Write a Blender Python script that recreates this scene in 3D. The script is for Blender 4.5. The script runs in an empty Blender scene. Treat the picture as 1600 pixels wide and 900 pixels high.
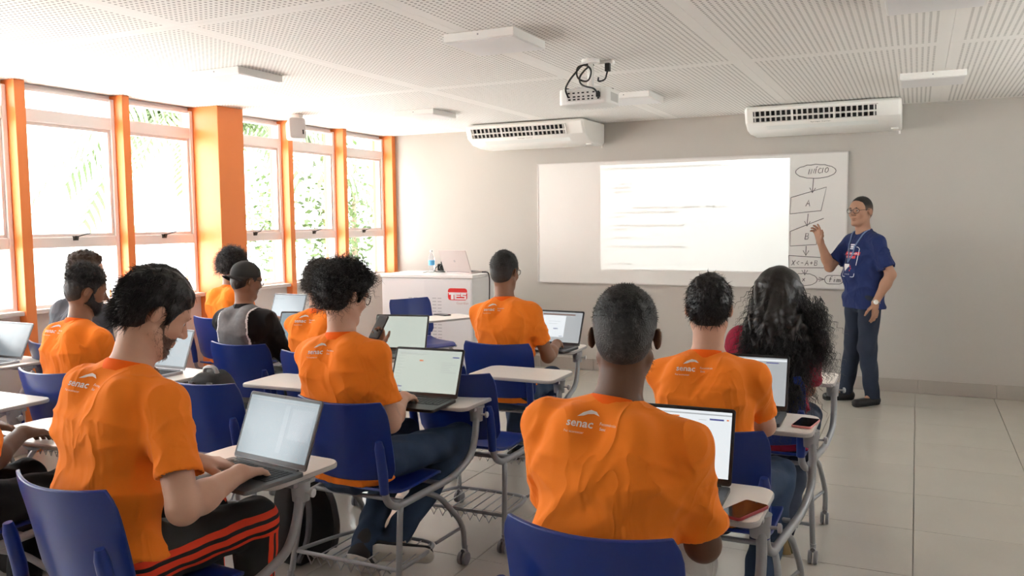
import bpy, bmesh, math, random
import numpy as np
from mathutils import Vector, Matrix
from mathutils.bvhtree import BVHTree

# ------------------------------------------------------------------ camera, world, sun, exposure
scene = bpy.context.scene
COL = scene.collection
CAM_H = 1.535
def make_camera():
    yaw, pitch, roll = 0.44725, 0.07881, -0.01015
    f = Vector((-math.sin(yaw)*math.cos(pitch), math.cos(yaw)*math.cos(pitch), -math.sin(pitch)))
    r = Vector((math.cos(yaw), math.sin(yaw), 0)); u = r.cross(f)
    r2 = r*math.cos(roll) + u*math.sin(roll); u2 = -r*math.sin(roll) + u*math.cos(roll)
    cd = bpy.data.cameras.new('camera'); cd.sensor_width = 36; cd.lens = 1318.46/1600*36; cd.clip_start = .05
    co = bpy.data.objects.new('camera', cd); COL.objects.link(co)
    m = Matrix((r2, u2, -f)).transposed().to_4x4(); m.translation = (0, 0, CAM_H)
    co.matrix_world = m; scene.camera = co
make_camera()
scene.view_settings.view_transform = 'Standard'; scene.view_settings.look = 'None'
scene.view_settings.gamma = 1; scene.view_settings.use_curve_mapping = False
scene.view_settings.exposure = 3.6
scene.cycles.diffuse_bounces = 8; scene.cycles.max_bounces = 14; scene.cycles.transparent_max_bounces = 16
w = bpy.data.worlds.new('sky'); scene.world = w; w.use_nodes = True
w.node_tree.nodes['Background'].inputs[0].default_value = (.95, .975, 1.0, 1)
w.node_tree.nodes['Background'].inputs[1].default_value = 1.15
def add_sun():
    l = bpy.data.lights.new('sun', 'SUN'); l.energy = 6.0; l.angle = .01; l.color = (1, .97, .93)
    o = bpy.data.objects.new('sun', l); COL.objects.link(o)
    o.rotation_euler = Vector((0, .7, -.71)).to_track_quat('-Z', 'Y').to_euler()
add_sun()
# room dimensions
XL, YF, HC = -5.475, 8.1, 2.51       # window plane, front wall, ceiling
XR, YB = 1.75, -2.3
def add_portals():
    l = bpy.data.lights.new('window_portal', 'AREA'); l.shape = 'RECTANGLE'; l.size = YF-YB; l.size_y = HC-.96
    l.cycles.is_portal = True
    o = bpy.data.objects.new('window_portal', l); COL.objects.link(o)
    o.location = (XL-.06, (YF+YB)/2, (HC+.96)/2); o.rotation_euler = Vector((1, 0, 0)).to_track_quat('-Z', 'Z').to_euler()
    # track Z: local Y up, local X along the wall
add_portals()

# ------------------------------------------------------------------ helpers
def V(*a): return np.array(a, float)
def nrm(v): v = np.asarray(v, float); return v/ (np.linalg.norm(v)+1e-12)
MATS = {}
def mat(name, col, rough=.5, metal=0., var=0., vscale=8., bump=0., bscale=60., spec=.5, sheen=0., emit=None, trans=0., coat=0., bdist=.004):
    if name in MATS: return MATS[name]
    m = bpy.data.materials.new(name); m.use_nodes = True; nt = m.node_tree; b = nt.nodes['Principled BSDF']
    b.inputs['Base Color'].default_value = (*col, 1); b.inputs['Roughness'].default_value = rough
    b.inputs['Metallic'].default_value = metal; b.inputs['Specular IOR Level'].default_value = spec
    b.inputs['Sheen Weight'].default_value = sheen; b.inputs['Coat Weight'].default_value = coat
    b.inputs['Transmission Weight'].default_value = trans
    tc = nt.nodes.new('ShaderNodeTexCoord')
    if var > 0:
        n = nt.nodes.new('ShaderNodeTexNoise'); n.inputs['Scale'].default_value = vscale; n.inputs['Detail'].default_value = 4
        nt.links.new(tc.outputs['Object'], n.inputs['Vector'])
        r = nt.nodes.new('ShaderNodeMapRange'); r.inputs['To Min'].default_value = 1-var; r.inputs['To Max'].default_value = 1+var
        nt.links.new(n.outputs['Fac'], r.inputs['Value'])
        mx = nt.nodes.new('ShaderNodeMix'); mx.data_type = 'RGBA'; mx.blend_type = 'MULTIPLY'; mx.inputs['Factor'].default_value = 1
        mx.inputs['A'].default_value = (*col, 1)
        nt.links.new(r.outputs['Result'], mx.inputs['B']); nt.links.new(mx.outputs['Result'], b.inputs['Base Color'])
    if bump > 0:
        n = nt.nodes.new('ShaderNodeTexNoise'); n.inputs['Scale'].default_value = bscale; n.inputs['Detail'].default_value = 3
        nt.links.new(tc.outputs['Object'], n.inputs['Vector'])
        bp = nt.nodes.new('ShaderNodeBump'); bp.inputs['Strength'].default_value = bump; bp.inputs['Distance'].default_value = bdist
        nt.links.new(n.outputs['Fac'], bp.inputs['Height']); nt.links.new(bp.outputs['Normal'], b.inputs['Normal'])
    if emit:
        b.inputs['Emission Color'].default_value = (*emit[0], 1); b.inputs['Emission Strength'].default_value = emit[1]
    MATS[name] = m; return m
def tag(o, label=None, cat=None, group=None, kind=None):
    if label: o['label'] = label
    if cat: o['category'] = cat
    if group: o['group'] = group
    if kind: o['kind'] = kind
    return o
def empty(name, loc=(0, 0, 0), rz=0., parent=None):
    o = bpy.data.objects.new(name, None); COL.objects.link(o); o.location = loc; o.rotation_euler = (0, 0, rz)
    o.empty_display_size = .05
    if parent: o.parent = parent
    return o
class MB:
    def __init__(s): s.v = []; s.f = []; s.m = []; s.mi = 0
    def add(s, vs, fs):
        n = len(s.v); s.v += [tuple(map(float, p)) for p in vs]; s.f += [tuple(i+n for i in f) for f in fs]; s.m += [s.mi]*len(fs); return s
    def box(s, c, d, R=None):
        P = []
        for x in (-.5, .5):
            for y in (-.5, .5):
                for z in (-.5, .5): P.append(V(x*d[0], y*d[1], z*d[2]))
        if R is not None: P = [R@p for p in P]
        P = [p+np.asarray(c, float) for p in P]
        return s.add(P, [(0, 1, 3, 2), (4, 6, 7, 5), (0, 4, 5, 1), (2, 3, 7, 6), (0, 2, 6, 4), (1, 5, 7, 3)])
    def bb(s, a, b):
        a = np.array(a, float); b = np.array(b, float); return s.box((a+b)/2, np.abs(b-a))
    def tube(s, path, r, n=8, closed=False, caps=True):
        P = [np.asarray(p, float) for p in path]; N = len(P)
        rs = r if hasattr(r, '__len__') else [r]*N
        T = []
        for i in range(N):
            a = P[i-1] if (i > 0 or closed) else P[i]; b = P[(i+1) % N] if (i < N-1 or closed) else P[i]
            T.append(nrm(b-a))
        up = V(0, 0, 1) if abs(T[0][2]) < .9 else V(1, 0, 0)
        u = nrm(np.cross(T[0], up)); vs = []
        for i in range(N):
            u = nrm(u - T[i]*np.dot(u, T[i])); w = np.cross(T[i], u)
            for k in range(n):
                a = 2*math.pi*k/n; vs.append(P[i]+rs[i]*(math.cos(a)*u+math.sin(a)*w))
        fs = []
        for i in range(N if closed else N-1):
            j = (i+1) % N
            for k in range(n): fs.append((i*n+k, i*n+(k+1) % n, j*n+(k+1) % n, j*n+k))
        if caps and not closed: fs.append(tuple(range(n))[::-1]); fs.append(tuple((N-1)*n+k for k in range(n)))
        return s.add(vs, fs)
    def lathe(s, prof, c, ax=(0, 0, 1), n=20):
        ax = nrm(ax); up = V(0, 0, 1) if abs(ax[2]) < .9 else V(1, 0, 0); u = nrm(np.cross(up, ax)); w = np.cross(ax, u)
        c = np.asarray(c, float); vs = []; fs = []
        for r, h in prof:
            for k in range(n):
                a = 2*math.pi*k/n; vs.append(c+ax*h+max(r, 1e-5)*(math.cos(a)*u+math.sin(a)*w))
        for i in range(len(prof)-1):
            for k in range(n): fs.append((i*n+k, i*n+(k+1) % n, (i+1)*n+(k+1) % n, (i+1)*n+k))
        if prof[0][0] > 1e-4: fs.append(tuple(range(n))[::-1])
        if prof[-1][0] > 1e-4: fs.append(tuple((len(prof)-1)*n+k for k in range(n)))
        return s.add(vs, fs)
    def prism(s, poly, a, b, O=(0, 0, 0), U=(1, 0, 0), W=(0, 1, 0), N=(0, 0, 1)):
        O, U, W, N = [np.asarray(q, float) for q in (O, U, W, N)]; n = len(poly)
        vs = [O+U*p[0]+W*p[1]+N*a for p in poly]+[O+U*p[0]+W*p[1]+N*b for p in poly]
        fs = [tuple(range(n))[::-1], tuple(range(n, 2*n))]+[(i, (i+1) % n, n+(i+1) % n, n+i) for i in range(n)]
        return s.add(vs, fs)
    def build(s, name, mats, parent=None, smooth=None, bevel=0., seg=2, kind=None):
        me = bpy.data.meshes.new(name); me.from_pydata(s.v, [], s.f)
        if not isinstance(mats, (list, tuple)): mats = [mats]
        for m in mats: me.materials.append(m)
        if len(mats) > 1: me.polygons.foreach_set('material_index', s.m)
        bm = bmesh.new(); bm.from_mesh(me); bmesh.ops.recalc_face_normals(bm, faces=bm.faces); bm.to_mesh(me); bm.free()
        if smooth is not None:
            me.polygons.foreach_set('use_smooth', [True]*len(me.polygons)); me.set_sharp_from_angle(angle=math.radians(smooth))
        me.update()
        o = bpy.data.objects.new(name, me); COL.objects.link(o)
        if parent: o.parent = parent
        if bevel: 
            md = o.modifiers.new('bevel', 'BEVEL'); md.width = bevel; md.segments = seg; md.limit_method = 'ANGLE'
        if kind: o['kind'] = kind
        return o
def rrect(w, h, r, n=5, cx=0, cy=0):
    P = []
    for (sx, sy, a0) in ((1, 1, 0), (-1, 1, 90), (-1, -1, 180), (1, -1, 270)):
        for k in range(n+1):
            a = math.radians(a0+90*k/n); P.append((cx+sx*(w/2-r)+r*math.cos(a), cy+sy*(h/2-r)+r*math.sin(a)))
    return P
def rpath(P, r=.04, n=5):
    P = [np.asarray(p, float) for p in P]; out = [P[0]]
    for i in range(1, len(P)-1):
        a, b, c = P[i-1], P[i], P[i+1]; rr = min(r, .48*np.linalg.norm(a-b), .48*np.linalg.norm(c-b))
        p0 = b+nrm(a-b)*rr; p1 = b+nrm(c-b)*rr
        for k in range(n+1):
            t = k/n; out.append((1-t)**2*p0+2*t*(1-t)*b+t*t*p1)
    out.append(P[-1]); return out
def rotz(a): return np.array([[math.cos(a), -math.sin(a), 0], [math.sin(a), math.cos(a), 0], [0, 0, 1]])
def rotx(a): return np.array([[1, 0, 0], [0, math.cos(a), -math.sin(a)], [0, math.sin(a), math.cos(a)]])
def roty(a): return np.array([[math.cos(a), 0, math.sin(a)], [0, 1, 0], [-math.sin(a), 0, math.cos(a)]])
def copy_tree(o, parent=None):
    c = o.copy(); COL.objects.link(c); c.parent = parent
    for ch in list(o.children): copy_tree(ch, c)
    return c
def text_mesh(txt, size=1., bold=False):
    cu = bpy.data.curves.new('t', 'FONT'); cu.body = txt; cu.size = size; cu.resolution_u = 2; cu.align_x = 'CENTER'; cu.align_y = 'CENTER'
    if bold: cu.offset = .018*size
    o = bpy.data.objects.new('t', cu); COL.objects.link(o); bpy.context.view_layer.update()
    me = o.to_mesh(); vs = [tuple(v.co[:2]) for v in me.vertices]; fs = [tuple(p.vertices) for p in me.polygons]
    o.to_mesh_clear(); bpy.data.objects.remove(o); bpy.data.curves.remove(cu)
    return vs, fs
R = math.radians

# ------------------------------------------------------------------ base materials
M_wall = mat('wall_paint_greige', (.49, .462, .425), .75, var=.03, vscale=1.5, bump=.08, bscale=180, bdist=.001)
M_wall_w = mat('wall_paint_pale', (.72, .67, .64), .7, var=.03, vscale=2)
M_wall2 = mat('wall_paint_white', (.80, .78, .75), .75, var=.02, vscale=2)
M_orange_paint = mat('orange_pillar_paint', (.83, .24, .058), .45, var=.03, vscale=3)
M_alu = mat('window_aluminium', (.78, .74, .72), .4, var=.02)
M_ceil = mat('ceiling_white', (.87, .85, .825), .8)
M_white = mat('white_plastic', (.82, .81, .79), .35, var=.015, vscale=3)
M_dark = mat('black_plastic', (.012, .012, .013), .4, var=.1)
M_black_gap = mat('dark_recess', (.008, .008, .008), .8, var=.1)
M_steel = mat('grey_powder_coat', (.30, .305, .32), .35, .25, var=.05, vscale=20)
M_greyplastic = mat('grey_plastic', (.28, .28, .30), .45, var=.04)
M_blue = mat('blue_plastic', (.006, .026, .185), .32, var=.06, vscale=6, bump=.05, bscale=300, bdist=.0008)
M_tab = mat('tablet_laminate', (.80, .755, .70), .35, var=.02, vscale=14)
M_tab_edge = mat('tablet_edge', (.42, .40, .39), .5, var=.03)
M_glassclear = None
def glass_mat():
    m = bpy.data.materials.new('window_glass'); m.use_nodes = True; nt = m.node_tree; nt.nodes.clear()
    out = nt.nodes.new('ShaderNodeOutputMaterial'); mx = nt.nodes.new('ShaderNodeMixShader'); t = nt.nodes.new('ShaderNodeBsdfTransparent')
    g = nt.nodes.new('ShaderNodeBsdfGlossy'); g.inputs['Roughness'].default_value = .02
    lw = nt.nodes.new('ShaderNodeLayerWeight'); lw.inputs['Blend'].default_value = .5; pw = nt.nodes.new('ShaderNodeMath'); pw.operation = 'POWER'; pw.inputs[1].default_value = 5; nt.links.new(lw.outputs['Facing'], pw.inputs[0]); fr = nt.nodes.new('ShaderNodeMath'); fr.operation = 'MULTIPLY_ADD'; fr.inputs[1].default_value = .5; fr.inputs[2].default_value = .02; nt.links.new(pw.outputs[0], fr.inputs[0])
    t.inputs['Color'].default_value = (.96, .97, .96, 1)
    nt.links.new(fr.outputs[0], mx.inputs[0]); nt.links.new(t.outputs[0], mx.inputs[1]); nt.links.new(g.outputs[0], mx.inputs[2]); nt.links.new(mx.outputs[0], out.inputs[0])
    return m
M_glass = glass_mat()
def perf_mat(w, h):
    m = bpy.data.materials.new('perforated_plasterboard'); m.use_nodes = True; nt = m.node_tree; b = nt.nodes['Principled BSDF']; b.inputs['Roughness'].default_value = .8
    L = nt.links.new; tc = nt.nodes.new('ShaderNodeTexCoord'); sp = nt.nodes.new('ShaderNodeSeparateXYZ'); L(tc.outputs['Object'], sp.inputs[0])
    def M(op, a, b_=None, c=None):
        n = nt.nodes.new('ShaderNodeMath'); n.operation = op
        for i, x in enumerate((a, b_, c)):
            if x is None: continue
            if isinstance(x, (int, float)): n.inputs[i].default_value = x
            else: L(x, n.inputs[i])
        return n.outputs[0]
    pit = .031; cs = []; ins = []
    for k, half in ((0, w/2-.055), (1, h/2-.05)):
        a = M('DIVIDE', sp.outputs[k], pit); fr = M('FRACT', M('ADD', a, 100.5)); cs.append(M('SUBTRACT', fr, .5)); ins.append(M('LESS_THAN', M('ABSOLUTE', sp.outputs[k]), half))
    d = M('SQRT', M('ADD', M('MULTIPLY', cs[0], cs[0]), M('MULTIPLY', cs[1], cs[1])))
    hole = M('MULTIPLY', M('MULTIPLY', M('LESS_THAN', d, .23), ins[0]), ins[1])
    mx = nt.nodes.new('ShaderNodeMix'); mx.data_type = 'RGBA'; mx.inputs['A'].default_value = (.87, .85, .825, 1); mx.inputs['B'].default_value = (.30, .285, .27, 1)
    L(hole, mx.inputs['Factor']); L(mx.outputs['Result'], b.inputs['Base Color'])
    bp = nt.nodes.new('ShaderNodeBump'); bp.inputs['Strength'].default_value = .4; bp.inputs['Distance'].default_value = .004; bp.invert = True
    L(hole, bp.inputs['Height']); L(bp.outputs['Normal'], b.inputs['Normal'])
    return m
# ------------------------------------------------------------------ room shell
def struct(o): o['kind'] = 'structure'; return o
def tile_mat():
    m = mat('porcelain_tile', (.46, .43, .385), .22, var=.06, vscale=2.2, bump=.03, bscale=9, bdist=.002); return m
PX = XL+.115
def build_floor():
    fl = struct(MB().bb((XL-.1, YB-.1, -.1), (XR+.1, YF+.1, -.006)).build('floor', mat('grout', (.24, .215, .19), .8, var=.05)))
    T = .6; base = None; mt = tile_mat()
    for i in range(13):
        for j in range(18):
            x0 = PX-.02+i*T; y0 = YF-(j+1)*T
            x1, y1 = min(x0+T, XR), y0+T; y0c = max(y0, YB)
            if x1-x0 < .05 or y1-y0c < .05: continue
            full = (x1-x0 > T-1e-4) and (y1-y0c > T-1e-4)
            if full and base: o = base.copy(); COL.objects.link(o)
            else:
                o = MB().box((0, 0, -.003), (x1-x0-.0035, y1-y0c-.0035, .006)).build('tile', mt, bevel=.0012, seg=1)
                if full: base = o
            o.location = ((x0+x1)/2, (y0c+y1)/2, 0); o.parent = fl
build_floor()
XB = [-5.46, -4.40, -3.27, -2.135, -1.0, .14, 1.275, XR]
YBD = [YB, .82, 3.1, 5.375, YF-.03]
def build_ceiling():
    ce = struct(MB().bb((XL-.35, YB-.35, HC), (XR+.3, YF+.3, HC+.25)).build('ceiling', M_ceil)); cache = {}
    for i in range(len(XB)-1):
        for j in range(len(YBD)-1):
            w = XB[i+1]-XB[i]; h = YBD[j+1]-YBD[j]; k = (round(w, 3), round(h, 3))
            if k in cache: o = cache[k].copy(); COL.objects.link(o)
            else:
                o = MB().box((0, 0, .004), (w-.002, h-.002, .008)).build('panel', perf_mat(w, h)); cache[k] = o
            o.location = ((XB[i]+XB[i+1])/2, (YBD[j]+YBD[j+1])/2, HC-.008); o.parent = ce
build_ceiling()
HC -= .008
struct(MB().bb((XL-.15, YF, -.1), (XR+.15, YF+.15, HC+.01)).build('wall_front', M_wall))
def build_right():
    z0, z1 = 1.95, 2.38; Y = [(3.6, 5.1), (5.4, 6.9)]
    m = MB().bb((XR, YB, -.1), (XR+.15, YF, z0)).bb((XR, YB, z1), (XR+.15, YF, HC+.01)); ys = [YB]+[v for q in Y for v in q]+[YF]
    for k in range(0, len(ys), 2): m.bb((XR, ys[k], z0), (XR+.15, ys[k+1], z1))
    struct(m.build('wall_right', M_wall2))
    for k, (a, b_) in enumerate(Y):  # unseen high windows, added to brighten the right side of the room
        e = struct(empty('window_%d' % (20+k), (XR+.07, (a+b_)/2, z0))); h = (b_-a)/2-.001; H = z1-z0-.001
        for s in (-1, 1): MB().bb((-.03, s*h, .001), (.03, s*(h-.04), H)).build('jamb', M_alu, e)
        for za, zb in ((.001, .04), (H-.04, H)): MB().bb((-.03, -h+.041, za), (.03, h-.041, zb)).build('rail', M_alu, e)
        MB().bb((-.003, -h+.041, .041), (.003, h-.041, H-.041)).build('pane', M_glass, e)
    l = bpy.data.lights.new('window_portal', 'AREA'); l.shape = 'RECTANGLE'; l.size = 3.5; l.size_y = z1-z0; l.cycles.is_portal = True
    o = bpy.data.objects.new('window_portal', l); COL.objects.link(o); o.location = (XR+.16, 5.25, (z0+z1)/2); o.rotation_euler = Vector((-1, 0, 0)).to_track_quat('-Z', 'Z').to_euler()
build_right()
struct(MB().bb((XL-.15, YB-.15, -.1), (XR+.15, YB, HC+.01)).build('wall_back', mat('wall_paint_dark', (.22, .20, .18), .8, var=.05)))
bbm = mat('skirting_tile', (.40, .36, .32), .3, var=.05, vscale=5)
def build_base():
    for nm, a, b, ax in (('baseboard_front', PX, XR, 0), ('baseboard_right', YB, YF-.014, 1)):
        s0 = None
        e = struct(empty(nm)); x = a
        while x < b-.01:
            x1 = min(x+.6, b)
            if ax == 0: m = MB().bb((x+.001, YF-.012, .0005), (x1-.001, YF-.0003, .121))
            else: m = MB().bb((XR-.012, x+.001, .0005), (XR-.0003, x1-.001, .121))
            m.build('tile', bbm, e, bevel=.002, seg=1); x = x1
build_base()
SILL = .955
# pillars (y0, y1, inner x)
PIL = [(3.66, 3.735, -5.36), (4.495, 4.56, -5.36), (5.255, 5.545, -5.17), (6.335, 6.40, -5.36), (7.15, 7.21, -5.335), (8.03, YF-.002, -5.325)]
back = [(2.82, 2.885, -5.36), (1.985, 2.05, -5.36), (1.10, 1.39, -5.17), (.30, .365, -5.36), (-.54, -.475, -5.36), (-1.38, -1.315, -5.36), (YB+.002, YB+.06, -5.36)]
def build_left():
    wl = struct(MB().bb((XL-.15, YB, -.1), (XL+.045, YF, SILL-.02)).build('wall_left', M_wall_w))
    for (a, b, x) in back[::-1]+PIL:
        MB().bb((XL-.12, a, 0.001), (x, b, HC-.0005)).build('pillar', M_orange_paint, wl, bevel=.004)
    MB().bb((XL-.15, YB, HC-.03), (XL-.02, YF, HC-.0005)).build('lintel', M_alu, wl)
    P = sorted(back+PIL); k = 0
    for i in range(len(P)-1):
        y0 = P[i][1]; y1 = P[i+1][0]; k += 1
        e = struct(empty('window_%d' % k, (XL, (y0+y1)/2, SILL))); h = (y1-y0)/2-.0005; zt = HC-.031-SILL
        def bar(n, a, b): return MB().bb(a, b).build(n, M_alu, e, bevel=.004, seg=1)
        for s in (-1, 1): bar('jamb', (-.055, s*h, 0), (.03, s*(h-.035), zt))
        hi = h-.0355
        bar('sill_rail', (-.05, -hi, 0), (.028, hi, .035)); bar('mid_rail', (-.05, -hi, 1.381-SILL), (.03, hi, 1.457-SILL)); bar('top_rail', (-.05, -hi, 2.245-SILL), (.03, hi, 2.333-SILL))
        MB().bb((-.045, -hi, zt-.02), (.02, hi, zt)).build('head_rail', M_alu, e)
        # awning sash
        z0, z1 = 1.4575-SILL, 2.2445-SILL; sash = MB()
        sash.bb((-.02, -hi+.001, z0), (.015, -hi+.022, z1)).bb((-.02, hi-.022, z0), (.015, hi-.001, z1)).bb((-.02, -hi+.0225, z0), (.015, hi-.0225, z0+.022)).bb((-.02, -hi+.0225, z1-.022), (.015, hi-.0225, z1))
        so = sash.build('sash', mat('sash_aluminium', (.72, .66, .63), .4, var=.02), e)
        def pane(za, zb, ins, par): MB().bb((-.009, -hi+ins, za), (-.004, hi-ins, zb)).build('pane', M_glass, par)
        pane(.0355, 1.3805-SILL, .0005, e); pane(z0+.0225, z1-.0225, .023, so); pane(2.3335-SILL, zt-.0205, .0005, e)
        hd = MB().box((.033, 0, z0-.012), (.02, .035, .03)); hd.box((.045, .004, z0-.004), (.014, .02, .02))
        hd.tube([(.045, .01, z0), (.055, .05, z0+.012), (.06, .10, z0+.022 if k != 10 else z0+.07)], .0045, 6)
        hd.build('latch', mat('latch_dark', (.05, .045, .04), .4, .4, var=.1), e)
        MB().bb((.0305, -h, -.019), (.10, h, .012)).build('sill_board', M_wall_w, e, bevel=.004)
build_left()

# ------------------------------------------------------------------ outside
def leaf_mat(n, c):
    m = mat(n, c, .5, var=.25, vscale=3); b = m.node_tree.nodes['Principled BSDF']; b.inputs['Subsurface Weight'].default_value = 0
    return m
def outside():
    g = MB().bb((-60, -40, -.6), (XL-.16, 60, -.35)).build('ground_outside', mat('pale_yard', (.56, .56, .55), .9, var=.08, vscale=.6)); g['kind'] = 'structure'
    g2 = MB().bb((XR+.16, -40, -.6), (60, 60, -.35)).build('ground_outside', mat('pale_yard', (.56, .56, .55))); g2['kind'] = 'structure'
    lm1 = leaf_mat('palm_leaf', (.060, .095, .030)); lm2 = leaf_mat('shrub_leaf', (.055, .09, .022)); bark = mat('bark', (.20, .15, .10), .9, var=.3, vscale=12, bump=.5, bscale=25)
    rnd = random.Random(5)
    def palm(x, y, h, label, n, L, a0):
        e = tag(empty('palm_tree', (x, y, -.35)), label, 'tree')
        tr = [(0, 0, 0), (.1, .05, h*.3), (.12, .1, h*.65), (.05, .12, h)]
        MB().tube(rpath(tr, .5), .13, 10).build('trunk', bark, e, smooth=50)
        for i in range(n):
            a = a0+2*math.pi*i/n+rnd.uniform(-.2, .2); el = rnd.uniform(.1, 1.1); m = MB(); rib = []
            for k in range(15):
                t = k/14; d = L*t; z = h+d*math.sin(el)-1.15*L*t*t*(.6+.4*math.cos(el)); rr = d*math.cos(el*.8)
                rib.append(V(.05+rr*math.cos(a), .12+rr*math.sin(a), z))
            m.tube(rib, [.022-.018*k/14 for k in range(15)], 5); sd = V(-math.sin(a), math.cos(a), 0)
            for k in range(2, 15):
                for q in (0, .5):
                    b = rib[k-1]*(1-q)+rib[k]*q; tg = nrm(rib[k]-rib[k-1]); ll = .55*math.sin(math.pi*min(1, (k+q)/15.5))**.6+.1
                    for s in (-1, 1):
                        d = nrm(sd*s*.9+tg*.55+V(0, 0, -.45-.2*rnd.random())); wv = tg*.034
                        mid = b+d*ll*.5+V(0, 0, .02); tip = b+d*ll+V(0, 0, -.08)
                        m.add([b-wv, b+wv, mid+wv*.9, mid-wv*.9, tip], [(0, 1, 2, 3), (3, 2, 4)])
            m.build('frond', lm1, e)
    palm(-7.9, 7.75, 3.15, 'tall palm with arching feathery fronds outside the classroom window', 13, 2.3, .3)
    palm(-11.5, 5.1, 4.3, 'tallest palm standing well behind the yard, crown above window tops', 12, 2.2, .9)
    def tree(x, y, h, r, label, n, name='leafy_tree'):
        e = tag(empty(name, (x, y, -.35)), label, 'tree'); MB().tube([(0, 0, 0), (.05, 0, h*.4), (0, .05, h*.8)], [.07, .06, .03], 8).build('trunk', bark, e, smooth=50)
        m = MB()
        for i in range(n):
            u = nrm([rnd.gauss(0, 1) for _ in range(3)])*rnd.random()**.4; p = V(u[0]*r, u[1]*r, h*.62+u[2]*h*.42)
            d = nrm([rnd.gauss(0, 1), rnd.gauss(0, 1), rnd.gauss(0, .6)]); sd = nrm(np.cross(d, V(rnd.gauss(0, 1), rnd.gauss(0, 1), 1))); l = rnd.uniform(.07, .13)
            m.add([p, p+d*l*.5+sd*l*.28, p+d*l, p+d*l*.5-sd*l*.28], [(0, 1, 2, 3)])
        m.build('foliage', lm2, e, kind='stuff')
    tree(-9.6, 10.9, 3.1, .42, 'slender leafy tree seen through the second window from the front corner', 900)
    tree(-7.6, 10.35, 3.0, .35, 'slender leafy tree seen through the window nearest the front corner', 800)
    tree(-7.0, 9.0, 2.9, .35, 'slender leafy tree close behind the widest orange pillar', 700)
outside()

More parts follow.
